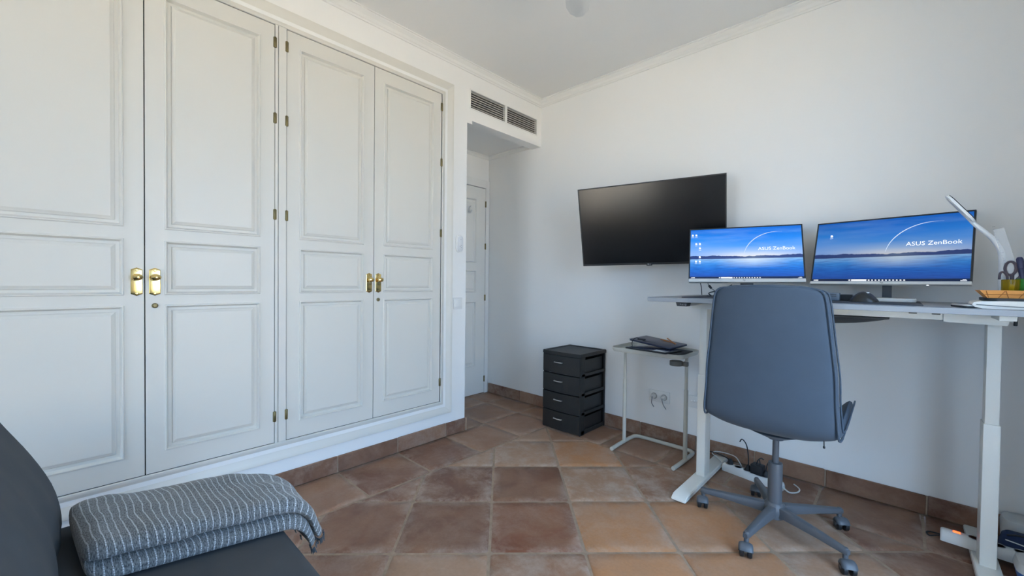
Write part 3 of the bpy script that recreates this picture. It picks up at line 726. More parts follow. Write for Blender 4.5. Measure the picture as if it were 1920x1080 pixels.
# ------------------------------------------------------------------ monitors
def screen_mat(name, dim=1.0):
    m = bpy.data.materials.new(name); m.use_nodes = True; nt = m.node_tree; N = nt.nodes; L = nt.links
    b = N['Principled BSDF']; b.inputs['Base Color'].default_value = (.01, .01, .012, 1); b.inputs['Roughness'].default_value = .3; b.inputs['Specular IOR Level'].default_value = .15
    uv = N.new('ShaderNodeUVMap'); sp = N.new('ShaderNodeSeparateXYZ'); L.new(uv.outputs['UV'], sp.inputs[0])
    def math_(op, a, b_=None, c=None, clamp=False):
        x = N.new('ShaderNodeMath'); x.operation = op; x.use_clamp = clamp
        for i, q in enumerate((a, b_, c)):
            if q is None: continue
            if isinstance(q, (int, float)): x.inputs[i].default_value = q
            else: L.new(q, x.inputs[i])
        return x.outputs[0]
    def ramp(src, els):
        r = N.new('ShaderNodeValToRGB'); cr = r.color_ramp
        while len(cr.elements) < len(els): cr.elements.new(.5)
        for e, (p, c) in zip(cr.elements, els): e.position = p; e.color = lin(c) if isinstance(c, str) else (c, c, c, 1)
        L.new(src, r.inputs['Fac']); return r.outputs['Color']
    def mix(f, A, B_, mode='MIX'):
        x = N.new('ShaderNodeMix'); x.data_type = 'RGBA'; x.blend_type = mode; x.clamp_result = False
        if isinstance(f, float): x.inputs['Factor'].default_value = f
        else: L.new(f, x.inputs['Factor'])
        for k, q in (('A', A), ('B', B_)):
            if isinstance(q, str): x.inputs[k].default_value = lin(q)
            else: L.new(q, x.inputs[k])
        return x.outputs['Result']
    U, V = sp.outputs['X'], sp.outputs['Y']
    HZN = .405
    sky = ramp(V, [(HZN, '#f6eedd'), (.455, '#dde3ee'), (.53, '#9dc0f0'), (.64, '#4a98ee'), (.80, '#1580ec'), (1.0, '#066cda')])
    edge = ramp(V, [(HZN, '#7aa6ea'), (.50, '#86b0f0'), (.62, '#62a0f0'), (.78, '#2288ec'), (1.0, '#0868d2')])
    dx = math_('ABSOLUTE', math_('SUBTRACT', U, .58))
    sky = mix(ramp(dx, [(.1, 0.0), (.52, 1.0)]), sky, edge)
    # clouds
    cm = N.new('ShaderNodeMapping'); cm.inputs['Scale'].default_value = (2.0, 7, 1); cm.inputs['Rotation'].default_value = (0, 0, .5); L.new(uv.outputs['UV'], cm.inputs[0])
    cn = N.new('ShaderNodeTexNoise'); cn.inputs['Scale'].default_value = 1.2; cn.inputs['Detail'].default_value = 3; L.new(cm.outputs[0], cn.inputs['Vector'])
    sky = mix(math_('MULTIPLY', ramp(cn.outputs['Fac'], [(.45, 0.0), (.75, 1.0)]), .35), sky, '#8fb4ec')
    wat = ramp(V, [(0, '#1f4492'), (.07, '#1f5cc0'), (.2, '#1c74da'), (.30, '#3f94ea'), (.38, '#84bbf2'), (.405, '#9cc6f0')])
    wm = N.new('ShaderNodeMapping'); wm.inputs['Scale'].default_value = (9, 75, 1); L.new(uv.outputs['UV'], wm.inputs[0])
    wnz = N.new('ShaderNodeTexNoise'); wnz.inputs['Scale'].default_value = 1; wnz.inputs['Detail'].default_value = 5; L.new(wm.outputs[0], wnz.inputs['Vector'])
    wat = mix(math_('MULTIPLY', ramp(wnz.outputs['Fac'], [(.42, 0.0), (.68, 1.0)]), .55), wat, '#123f98')
    glow = math_('MULTIPLY', ramp(dx, [(.02, 1.0), (.33, 0.0)]), ramp(V, [(.20, 0.0), (.37, 1.0)]))
    wat = mix(math_('MULTIPLY', glow, .8), wat, '#d3e4f4')
    img = mix(math_('GREATER_THAN', V, HZN), wat, sky)
    # hills
    n1 = N.new('ShaderNodeTexNoise'); n1.noise_dimensions = '1D'; n1.inputs['Scale'].default_value = 7; n1.inputs['Detail'].default_value = 5; L.new(U, n1.inputs['W'])
    ridge = math_('ADD', math_('MULTIPLY', n1.outputs['Fac'], .075), math_('MULTIPLY', ramp(dx, [(.0, .15), (.25, 1.0)]), .02))
    low = math_('LESS_THAN', V, math_('ADD', HZN-.012, ridge)); hi_ = math_('GREATER_THAN', V, HZN-.014)
    hill = ramp(dx, [(.0, '#5f7396'), (.16, '#3a4f88'), (.5, '#27407e')])
    img = mix(math_('MULTIPLY', low, hi_), img, hill)
    img = mix(math_('LESS_THAN', V, .042), img, '#16294f')
    L.new(img, b.inputs['Emission Color']); b.inputs['Emission Strength'].default_value = dim
    return m
M_scr1 = screen_mat('wallpaper_bright', 1.0); M_scr2 = screen_mat('wallpaper_dim', .62)
M_glow = mat('screen_white', (.1, .1, .1), rough=.3, emit='#f2f6ff', estr=1.0)
M_arc = mat('screen_arc', (.1, .1, .1), rough=.3, emit='#cfe0f6', estr=.85)
M_silver = mat('silver_plastic', (.62, .61, .58), rough=.35)
M_slate = mat('slate_plastic', (.10, .105, .115), rough=.5)
def monitor(label, c, a, b_, g, W, Hh, sm, icons, textcol, stand_y, chin):
    base = thing('monitor', label, 'monitor', (c[0], c[1], 1.0289), 0, 'monitors on the standing desk')
    OFFm = T(-c[0], -c[1], -1.0289); M = OFFm @ pose(c, a, b_, g)
    bz = .006
    bm = B()
    for (x0, x1, z0_, z1_) in ((-W/2, W/2, Hh/2-bz, Hh/2), (-W/2, -W/2+bz, -Hh/2+chin, Hh/2-bz), (W/2-bz, W/2, -Hh/2+chin, Hh/2-bz)): box(bm, x0, x1, 0, .02, z0_, z1_, bev=.001, seg=1)
    part_m('bezel', bm, M_bez, base, M)
    bm = B(); box(bm, -W/2, W/2, -.002, .02, -Hh/2, -Hh/2+chin, bev=.0015, seg=1); ch = part_m('chin', bm, M_silver, base, M, label='silver lower bezel')
    bm = B(); merge(bm, text_bm('hp', .012), T(-.006, -.0022, -Hh/2+chin/2-.003) @ STAND); part_m('maker_mark', bm, M_slate, ch, M)
    bm = B(); box(bm, -W/2+.003, W/2-.003, .012, .028, -Hh/2+.002, Hh/2-.002, bev=.003); box(bm, -W*.32, W*.32, .026, .045, -Hh*.38, Hh*.25, bev=.012); part_m('back_cover', bm, M_slate, base, M)
    x0, x1, z0_, z1_ = -W/2+bz, W/2-bz, -Hh/2+chin, Hh/2-bz
    bm = B(); uvl = bm.loops.layers.uv.new('UVMap')
    f = bm.faces.new([bm.verts.new(v) for v in ((x0, .003, z0_), (x1, .003, z0_), (x1, .003, z1_), (x0, .003, z1_))])
    for lp, q in zip(f.loops, ((0, 0), (1, 0), (1, 1), (0, 1))): lp[uvl].uv = q
    me = bpy.data.meshes.new('screen'); bmesh.ops.transform(bm, matrix=M, verts=bm.verts); bm.to_mesh(me); bm.free(); me.materials.append(sm)
    sc = bpy.data.objects.new('screen', me); COL.objects.link(sc); sc.parent = base
    sw, sh = x1-x0, z1_-z0_
    def UV(u, v): return (x0+u*sw, z0_+v*sh)
    bm = B(); tx, tz = UV(.628, .545); merge(bm, text_bm('ASUS ZenBook', sh*.088, .0002, (1.0, 1)), T(tx, .0024, tz) @ STAND); part_m('wallpaper_lettering', bm, M_glow, sc, M)
    bm = B(); ring = []
    cx_, cz_ = UV(.80, .40); rx, rz = sw*.30, sh*.50
    pts = []
    for k in range(25):
        t = R(172-(172-82)*k/24); q = k/24; wd = .0016*math.sin(PI*min(1, q*1.0+.06))**.8+.0002
        pts.append((cx_+rx*math.cos(t), cz_+rz*math.sin(t), math.cos(t), math.sin(t), wd))
    a_ = [bm.verts.new((p[0]-p[2]*p[4], .0024, p[1]-p[3]*p[4])) for p in pts]; b2 = [bm.verts.new((p[0]+p[2]*p[4], .0024, p[1]+p[3]*p[4])) for p in pts]
    for k in range(24): bm.faces.new((a_[k], a_[k+1], b2[k+1], b2[k]))
    part_m('wallpaper_arc', bm, M_arc, sc, M)
    bm = B()
    def dot(u, v, w, h, shape=0):
        X_, Z_ = UV(u, v); poly = [(X_-w/2, Z_-h/2), (X_+w/2, Z_-h/2), (X_+w/2, Z_+h*.2), (X_+w*.2, Z_+h/2), (X_-w/2, Z_+h/2)] if shape else [(X_-w/2, Z_-h/2), (X_+w/2, Z_-h/2), (X_+w/2, Z_+h/2), (X_-w/2, Z_+h/2)]
        ib = B(); ib.faces.new([ib.verts.new((x, .0024, z)) for x, z in poly]); part_m('screen_icon', ib, M_glow, sc, M)
    for (u, v) in icons:
        dot(u, v, .0095, .0115, 1); dot(u, v-.042, .012, .0015)
    dot(.345, .021, sw*.105, sh*.026); dot(.28, .021, .006, .006)
    for k in range(11): dot(.413+k*.0225, .021, .0060, .0055, 1)
    dot(.022, .021, .009, .004); dot(.04, .021, .010, .005); dot(.972, .028, .010, .0022); dot(.968, .014, .018, .0022)
    return base, M, OFFm
m1, Mm, Of = monitor('smaller left monitor with rows of icons showing a blue lake, in front of the television', (1.701, -.337, 1.261), 17.8, -19.57, .59, .54, .323, M_scr1,
    [(.022, .885), (.057, .885), (.058, .705), (.093, .705), (.094, .615), (.094, .435), (.058, .345), (.094, .345)], None, 0, .0195)
bm = B(); box(bm, -.031, .031, .065, .085, .0, .26, bev=.004); box(bm, -.02, .02, .03, .08, .20, .26, bev=.004); obj('neck', bm, M_slate, m1, smooth=True)
bm = B(); prism(bm, rrect(.20, .17, .02, 4, 0, .04), 0, .010, bev=.002); obj('stand_base', bm, M_silver, m1, smooth=True)
m2, Mm2, Of2 = monitor('larger right monitor with one lone icon showing a blue lake, next to the desk lamp', (2.264, -.294, 1.258), -9.46, -18.08, .34, .54, .323, M_scr2, [(.112, .775)], None, 0, .014)
bm = B(); box(bm, -.008, .026, .065, .085, .0, .26, bev=.004); box(bm, -.01, .03, .03, .08, .20, .26, bev=.004); obj('neck', bm, M_slate, m2, smooth=True)
bm = B(); prism(bm, rrect(.21, .20, .02, 4, 0.0, 0.0), 0, .015, bev=.002); o = obj('stand_base', bm, M_silver, m2, smooth=True)
bm = B(); t = B(); lathe(t, [(.004, 0), (.004, .002), (0, .002)], 10); merge(bm, t, T(.145, .008, -.323/2-.002)); part_m('power_light', bm, M_glow, m2, Mm2)

# ------------------------------------------------------------------ small things on the desk
ZM = 1.0289
ms = thing('computer_mouse', 'chunky black ergonomic mouse at the right end of the desk mat', 'mouse', (2.205, -.50, ZM), R(-6))
bm = B(); rings = []
for i in range(15):
    q = i/14; y = -.058+.116*q; s = math.sin(PI*min(max(q*.94+.03, 0), 1))**.45
    hh = .042*(math.sin(PI*(q*.8+.12))**.9)*s+.002; wl = .038*s
    rings.append([Vector((wl*math.cos(R(a))*1.0+(.004 if a < 90 else -.002), y, max(0, hh*(math.sin(R(a))**.75 if math.sin(R(a)) > 0 else 0)))) for a in [0, 15, 32, 50, 70, 90, 110, 130, 150, 166, 180]])
ring_loft(bm, rings); bmesh.ops.transform(bm, matrix=rot(75, 'Z') @ Matrix.Diagonal((1, .82, 1, 1)), verts=bm.verts); obj('mouse_body', bm, mat('mouse_rubber', (.028, .027, .025), rough=.38), ms, smooth=True)
bm = B(); box(bm, .008, .020, -.012, -.004, .036, .041, bev=.002); obj('scroll_wheel', bm, M_chrome, ms)
gd = thing('card_reader', 'small blue-grey box with dark slots, just right of the chair back', 'hub', (2.092, -.45, ZM))
bm = B(); box(bm, -.030, .030, -.03, .03, 0, .034, bev=.004); obj('body', bm, mat('bluegrey_plastic', (.13, .16, .20), rough=.5), gd, smooth=True)
for z in (.020, .027): obj('slot', box(B(), -.018, .020, -.0306, -.028, z-.0015, z+.0015), M_blackp, gd)
o = obj('power_adapter', box(B(), 2.118, 2.165, -.44, -.38, ZM, ZM+.028, bev=.004), M_blackp); finish(o, 'black adapter block between the slotted box and the mouse', 'adapter')
# cables at the left end of the desk
def cable(name, label, pts, r, m, plug=None, cat='cable', group=None):
    pts = smooth_path(pts, 6); o0 = pts[0]
    t = thing(name, label, cat, tuple(o0), 0, group)
    bm = B(); tube(bm, [p-o0 for p in pts], r, 8); obj('cable_run', bm, m, t, smooth=True)
    return t, o0
A = [at(1372, 534, 'y', -.33), at(1355, 543, 'y', -.36), at(1330, 549, 'y', -.38), (1.560, -.40, 1.030), (1.535, -.39, 1.030)]
cable('monitor_cable', 'thick black cable curving from the left monitor down to the desk', A, .0032, M_matblk)
t, o0 = cable('adapter_cable', 'thin black cable with an inline ferrite plug behind the chair top', [at(1327, 531, 'y', -.36), at(1333, 540, 'y', -.37), at(1345, 548, 'y', -.38), at(1352, 551, 'y', -.40)], .0016, M_matblk)
p0, q0 = at(1329, 535, 'y', -.362), at(1334, 541, 'y', -.372)
bm = B(); tube(bm, [p0-o0, p0.lerp(q0, .15)-o0, p0.lerp(q0, .85)-o0, q0-o0], [.003, .0065, .0065, .003], 10); obj('ferrite', bm, M_matblk, t, smooth=True)
pa = at(1332, 549.5, 'z', 1.034)
o = obj('cable_plug', box(B(), 1.575, 1.625, -.415, -.395, ZM, ZM+.011, bev=.003), M_matblk, smooth=True); finish(o, 'black connector lying on the desk left of the chair back', 'plug')
a0, a1 = at(1299, 529, 'y', -.22), at(1300, 553, 'y', -.10)
cable('hanging_cable', 'thin dark cable hanging straight behind the left corner of the left monitor', [(1.475, -.36, 1.13), (1.45, -.24, 1.09), (1.443, -.2, 1.03)], .0022, M_matblk)

# right end of the desk
def poly_slab(poly, z0, z1, bev=.002): return prism(B(), poly, z0, z1, bev=bev)
M_leather = mat('black_leatherette', (.022, .024, .028), rough=.5); M_paper = mat('white_paper', (.80, .78, .72), rough=.8, var=.05, scale=30)
nb = thing('folded_towel', 'white folded cloth with grey creases under the black folder', 'cloth', (2.61, -.60, 1.0247))
bm = B(); rings = []
out = [(-.110, .012), (-.106, .020), (-.09, .0245), (-.04, .026), (.13, .027), (.16, .024), (.16, .0), (-.085, .0), (-.103, .004)]
for i in range(7):
    y = -.085+.17*i/6; rings.append([Vector((x*(1-.03*(i/6)), y, max(0, z+.0008*math.sin(9*x*12+i)))) for x, z in out])
ring_loft(bm, rings); obj('cloth_fold', bm, M_paper, nb, smooth=True)
bm = B(); tube(bm, smooth_path([(-.100, -.0862, .013), (-.05, -.0862, .0105), (.03, -.0862, .0075), (.16, -.0862, .009)], 4), .0012, 6); obj('crease', bm, M_slate, nb, label='dark crease line')
fo = thing('black_folder', 'black soft folder between the white cloth and the orange tray', 'folder', (2.657, -.585, 1.0515))
bm = B(); prism(bm, rrect(.255, .17, .03, 5), 0, .009, bev=.003); obj('cover', bm, M_leather, fo, smooth=True)
ph = thing('phone', 'silver and black phone lying left of the white folded cloth', 'phone', (2.502, -.615, 1.0247), R(12))
bm = B(); prism(bm, rrect(.07, .13, .012, 4), 0, .006, bev=.002); obj('case', bm, M_matblk, ph, smooth=True)
bm = B(); prism(bm, rrect(.068, .128, .012, 4), .006, .0105, bev=.0015); obj('shell', bm, M_silver, ph, smooth=True)
# orange woven tray
M_or = mat('orange_wicker', (.80, .36, .10), rough=.6, var=.12, scale=40)
ot = thing('orange_tray', 'bright orange woven shallow tray on the black folder', 'tray', (2.628, -.602, 1.0608))
bm = B(); W0, D0 = .090, .055
ring_loft(bm, [[Vector((x*W0, y*D0, 0)) for x, y in ((-1, -1), (1, -1), (1, 1), (-1, 1))], [Vector((x*(W0+.020), y*(D0+.014), .026)) for x, y in ((-1, -1), (1, -1), (1, 1), (-1, 1))], [Vector((x*(W0+.017), y*(D0+.011), .026)) for x, y in ((-1, -1), (1, -1), (1, 1), (-1, 1))], [Vector((x*(W0-.003), y*(D0-.003), .003)) for x, y in ((-1, -1), (1, -1), (1, 1), (-1, 1))]])
obj('tray_body', bm, M_or, ot)
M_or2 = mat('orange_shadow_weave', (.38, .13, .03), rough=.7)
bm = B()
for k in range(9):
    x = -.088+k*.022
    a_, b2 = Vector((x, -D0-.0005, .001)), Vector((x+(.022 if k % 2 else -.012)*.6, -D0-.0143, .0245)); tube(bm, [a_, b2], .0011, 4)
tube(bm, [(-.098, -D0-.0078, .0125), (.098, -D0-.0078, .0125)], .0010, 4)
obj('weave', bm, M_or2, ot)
# pen cups
def glassy(name, c): return mat(name, c, rough=.08, trans=.75, ior=1.3, alpha=1)
def cup(label, x, y, r, h, m):
    t = thing('pen_cup', label, 'cup', (x, y, 1.0247), 0, 'pen cups behind the orange tray')
    bm = B(); lathe(bm, [(r*.92, 0), (r, .004), (r, h), (r-.002, h+.001), (r-.004, h), (r-.004, .006), (0, .006)], 24); obj('cup_body', bm, m, t, smooth=True)
    return t
CX = at(1897, 540, 'y', -.503); CX2 = at(1922, 545, 'y', -.503)
cup('translucent yellow pen cup nearest the lamp stem', CX.x, -.503, .0255, .100, glassy('yellow_plastic', (.62, .46, .03)))
cup('translucent green pen cup at the right edge of the photo', CX2.x+.003, -.503, .0255, .103, glassy('green_plastic', (.10, .62, .12)))
rl = thing('ruler', 'long clear plastic ruler leaning out of the pen cup', 'ruler', (CX2.x, -.498, 1.033))
pt0 = Vector((0, 0, 0)); tp = at(1872, 429, 'y', -.498)-Vector((CX2.x, -.498, 1.033))
M_rul = mat('clear_acrylic', (.72, .74, .74), rough=.25, alpha=.30)
L_ = tp.length; ang = math.atan2(tp.x, tp.z)
MR = Matrix.Rotation(ang, 4, 'Y')
bm = B(); box(bm, -.0135, .0135, -.001, .001, .002, L_, bev=.0004, seg=1, M=MR); obj('blade', bm, M_rul, rl)
bm = B()
for k in range(26): box(bm, -.013, -.013+(.004 if k % 5 else .007), -.0014, -.001, .05+k*.0098, .0508+k*.0098, M=MR)
o = obj('ruler_marks', bm, M_slate, rl); o['kind'] = 'stuff'
# scissors: two handle loops standing out of the cup
M_sch = mat('dark_mauve_plastic', (.075, .060, .075), rough=.4)
sc_ = thing('scissors', 'dark handled scissors standing in the yellow pen cup', 'scissors', (CX.x, -.503, 1.034))
for s in (-1, 1):
    bm = B(); c = Vector((.012+s*.016, 0, .132)); P = [c+Vector((.013*math.cos(R(a)), 0, .024*math.sin(R(a)))) for a in range(0, 360, 30)]
    pp = smooth_path(P, 2, closed=True); pp.append(pp[0]); tube(bm, pp, .0042, 8, caps=False); tube(bm, [c+Vector((-s*.004, 0, -.024)), Vector((0, 0, .075))], .005, 8); obj('handle_loop', bm, M_sch, sc_, smooth=True)
bm = B(); box(bm, -.006, .006, -.0012, .0012, .0, .085); obj('blades', bm, M_chrome, sc_)
mk = thing('marker_pen', 'dark blue marker standing in the green pen cup', 'pen', (CX2.x+.003, -.503, 1.034))
bm = B(); lathe(bm, [(.007, 0), (.007, .13), (.009, .132), (.009, .165), (.006, .172), (0, .173)], 12); bmesh.ops.transform(bm, matrix=rot(-6, 'Y'), verts=bm.verts); obj('barrel', bm, mat('marker_blue', (.03, .035, .09), rough=.4), mk, smooth=True)
cl = thing('clip_hook', 'dark hooked clip hanging on the left rim of the yellow cup', 'clip', (CX.x-.021, -.513, 1.118))
bm = B(); tube(bm, smooth_path([(.010, 0, .0), (.008, 0, .02), (0, 0, .034), (-.008, 0, .03), (-.010, 0, .008)], 4), .0035, 8); obj('hook', bm, M_sch, cl, smooth=True)
# desk lamp
M_lamp = mat('lamp_white', (.78, .79, .79), rough=.35)
LY = -.425
Lp = [at(u, v, 'y', LY) for u, v in ((1879, 560), (1879.5, 520), (1879, 485), (1875, 468), (1862, 449), (1845, 434), (1828, 421), (1815, 408))]
lp = thing('desk_lamp', 'white curved stem desk lamp with a slim flat head over the right monitor', 'lamp', (Lp[0].x, LY, 1.0247))
o0 = Vector((Lp[0].x, LY, 1.0247))
bm = B(); lathe(bm, [(.039, 0), (.040, .004), (.037, .010), (.014, .014), (0, .014)], 32); obj('base', bm, M_lamp, lp, smooth=True)
bm = B(); pts = smooth_path([Vector((Lp[0].x, LY, 1.038))]+Lp[1:], 5); n = len(pts); tube(bm, [p-o0 for p in pts], [.0105-.004*i/(n-1) for i in range(n)], 12); obj('stem', bm, M_lamp, lp, smooth=True)
h0, h1 = at(1829, 416, 'y', LY), at(1776, 366, 'y', LY-.01)
d = (h1-h0); Lh = d.length; d.normalize(); sd = Vector((0, 1, 0)); nn = d.cross(sd).normalized()
if nn.z < 0: nn = -nn
MH = Matrix((d, sd, nn)).transposed().to_4x4(); MH.translation = h0-o0
def head(z0, z1, sc=1.0):
    return prism(B(), rrect(Lh*sc, .052*sc, .024*sc, 6, Lh/2, 0), z0, z1, bev=.002)
bm = head(-.0075, .0015); bmesh.ops.transform(bm, matrix=MH, verts=bm.verts); obj('head', bm, M_lamp, lp, smooth=True)
bm = head(.0016, .0042, .95); bmesh.ops.transform(bm, matrix=MH, verts=bm.verts); obj('head_cap', bm, M_matblk, lp, smooth=True, label='black top cover')
bm = head(-.0085, -.0078, .86); bmesh.ops.transform(bm, matrix=MH, verts=bm.verts); obj('diffuser', bm, M_paper, lp, smooth=True)

# ------------------------------------------------------------------ cables and power strips on the floor
M_strip = mat('strip_white', (.74, .74, .72), rough=.35)
def power_strip(label, x0, y0, x1, y1, w, h, sockets, red_at, lit):
    a = math.atan2(y1-y0, x1-x0); L_ = math.hypot(x1-x0, y1-y0)
    t = thing('power_strip', label, 'power strip', ((x0+x1)/2, (y0+y1)/2, 0), a)
    bm = B(); poly = rrect(w, h*2-.004, .016, 5)
    prof = [(w/2, 0), (w/2, h*.55), (w/2-.010, h-.004), (w/2-.014, h), (-w/2+.014, h), (-w/2+.010, h-.004), (-w/2, h*.55), (-w/2, 0)]
    rings = []
    for q, s in ((-1, .86), (-.975, .97), (-.94, 1), (.94, 1), (.975, .97), (1, .86)):
        rings.append([Vector((q*L_/2, y*s, z*s)) for y, z in prof])
    ring_loft(bm, rings); obj('body', bm, M_strip, t, smooth=True, angle=50)
    for k in sockets:
        bm = B(); t2 = B(); lathe(t2, [(.0205, 0), (.0205, .0015), (.0185, .0018), (.018, .0002), (0, .0002)], 20); merge(bm, t2, T(k, 0, h-.0002)); obj('outlet', bm, M_sock, t, smooth=True)
    bm = B(); box(bm, red_at-.011, red_at+.011, -.007, .007, h-.001, h+.003, bev=.001)
    obj('rocker_switch', bm, mat('red_switch_lit', (.5, .06, .03), rough=.3, emit='#ff5a28', estr=3.0) if lit else mat('red_switch', (.45, .045, .035), rough=.3), t, label='red rocker switch')
    return t
ps1 = power_strip('white power strip with plugs on the floor behind the chair base', 1.575, -.165, 1.885, -.223, .055, .042, (-.125, -.075, -.025, .025, .070), .105, False)
ps2 = power_strip('white power strip with a glowing switch at the foot of the right desk leg', 2.462, -.285, 2.78, -.302, .056, .042, (-.06, .0, .06, .115), -.112, True)
ps2.location.z = .031
def onstrip(t, k, z): return t.matrix_basis @ Vector((k, 0, z))
def mb(t):
    return Matrix.Translation(t.location) @ Matrix.Rotation(t.rotation_euler[2], 4, 'Z')
q = mb(ps1) @ Vector((.030, 0, .0425))
ad = thing('plug_adapter', 'black box shaped charger plugged into the power strip behind the chair', 'adapter', tuple(q), ps1.rotation_euler[2])
bm = B(); box(bm, -.030, .030, -.026, .026, 0, .052, bev=.004); obj('body', bm, M_matblk, ad, smooth=True)
bm = B(); tube(bm, smooth_path([(-.006, 0, .05), (0, 0, .075), (.012, .01, .088), (.02, .02, .08)], 4), .003, 6); tube(bm, smooth_path([(.012, 0, .05), (.010, .0, .068), (.004, .005, .08)], 4), .0025, 6); obj('cord', bm, M_matblk, ad, smooth=True)
for i, (k, cords, lb) in enumerate(((-.120, [(0, 0, .018), (-.03, .004, .028), (-.09, .02, .026), (-.16, .05, .01)], 'black plug at the left end of the rear power strip'),
                        (-.020, [(0, 0, .03), (-.004, .006, .075), (-.03, .04, .125), (-.075, .085, .135), (-.095, .10, .11)], 'black plug with an arching cord beside the box charger'),
                        (.072, [(0, 0, .03), (.004, 0, .06), (.012, .006, .085)], 'upright black plug right of the box charger'))):
    q = mb(ps1) @ Vector((k, 0, .0425))
    pg = thing('power_plug', lb, 'plug', tuple(q), ps1.rotation_euler[2], 'plugs in the rear power strip')
    bm = B(); lathe(bm, [(.016, 0), (.017, .006), (.012, .018), (.007, .03), (0, .031)], 14); obj('plug_body', bm, M_matblk, pg, smooth=True)
    bm = B(); tube(bm, smooth_path(cords, 5), .003, 7); obj('cord', bm, M_matblk, pg, smooth=True)
cable('white_cable', 'white cable looping across the desk foot into the rear power strip', [(1.575, -.170, .022), (1.53, -.13, .040), (1.49, -.10, .048), (1.50, -.06, .050), (1.56, -.05, .052), (1.62, -.085, .056), (1.66, -.13, .030)], .003, M_cordw)
cable('strip_cable', 'white power cord curling on the floor right of the chair column', [(1.885, -.224, .018), (1.915, -.235, .006), (1.945, -.20, .005), (1.945, -.15, .005), (1.915, -.11, .005)], .0038, M_cordw)
cable('wall_cable', 'pale cable looping down the wall from desk to side table', [(1.40, -.03, .99), (1.39, -.02, .86), (1.415, -.018, .74), (1.45, -.018, .66), (1.42, -.018, .55), (1.385, -.02, .47), (1.365, -.02, .37)], .0022, M_cordw, group='pale cables down the wall')
cable('wall_cable', 'pale cable hanging closest to the left desk leg', [(1.44, -.03, .99), (1.47, -.02, .85), (1.46, -.018, .72), (1.40, -.018, .63), (1.43, -.018, .52), (1.40, -.018, .40), (1.36, -.018, .36)], .0020, M_cordw, group='pale cables down the wall')
cable('floor_cable', 'black cable with a loop on the floor left of the glowing power strip', [(2.55, -.225, .035), (2.50, -.20, .008), (2.45, -.19, .0045), (2.425, -.205, .0045), (2.432, -.235, .0045), (2.455, -.225, .010), (2.47, -.205, .006)], .003, M_matblk)
# boxes in the corner below the desk
M_wb = mat('milky_plastic', (.55, .56, .55), rough=.4); M_bl = mat('navy_fabric', (.012, .03, .085), rough=.7); M_blue = mat('blue_plastic', (.03, .12, .38), rough=.35)
bb = thing('white_bin', 'rounded milky white container against the wall right of the desk leg', 'container', (2.735, -.085, 0))
bm = B(); ring_loft(bm, [[Vector((x, y, 0)) for x, y in rrect(.16, .12, .035)], [Vector((x, y, .10)) for x, y in rrect(.17, .13, .04)], [Vector((x, y, .122)) for x, y in rrect(.16, .12, .04)], [Vector((x, y, .130)) for x, y in rrect(.13, .09, .035)]]); obj('tub', bm, M_wb, bb, smooth=True)
nv = thing('navy_bag', 'navy blue zipped pouch in front of the white container', 'bag', (2.735, -.205, 0))
bm = B(); ring_loft(bm, [[Vector((x, y, 0)) for x, y in rrect(.20, .09, .03)], [Vector((x, y, .05)) for x, y in rrect(.205, .095, .03)], [Vector((x, y, .095)) for x, y in rrect(.19, .06, .025)], [Vector((x, y, .105)) for x, y in rrect(.17, .035, .015)]]); obj('pouch', bm, M_bl, nv, smooth=True)
bm = B(); tube(bm, smooth_path([(-.09, -.042, .085), (-.03, -.046, .078), (.04, -.048, .06), (.10, -.046, .045)], 4), .0022, 6); obj('piping', bm, M_strip, nv, smooth=True, label='white piping')
bm = B(); tube(bm, smooth_path([(-.085, -.03, .10), (-.05, -.035, .112), (0, -.037, .108), (.035, -.036, .09)], 4), .0035, 6); obj('strap', bm, M_matblk, nv, smooth=True, label='black strap')
tb_ = thing('detergent_tub', 'white and blue plastic tub at the bottom right corner', 'tub', (2.715, -.435, 0))
bm = B(); ring_loft(bm, [[Vector((x, y, 0)) for x, y in rrect(.11, .10, .02)], [Vector((x, y, .05)) for x, y in rrect(.13, .12, .025)], [Vector((x, y, .075)) for x, y in rrect(.14, .13, .03)]]); obj('tub_base', bm, M_blue, tb_, smooth=True)
bm = B(); ring_loft(bm, [[Vector((x, y, .075)) for x, y in rrect(.142, .132, .03)], [Vector((x, y, .105)) for x, y in rrect(.13, .12, .03)], [Vector((x, y, .115)) for x, y in rrect(.10, .09, .02)]]); obj('lid', bm, M_wb, tb_, smooth=True)

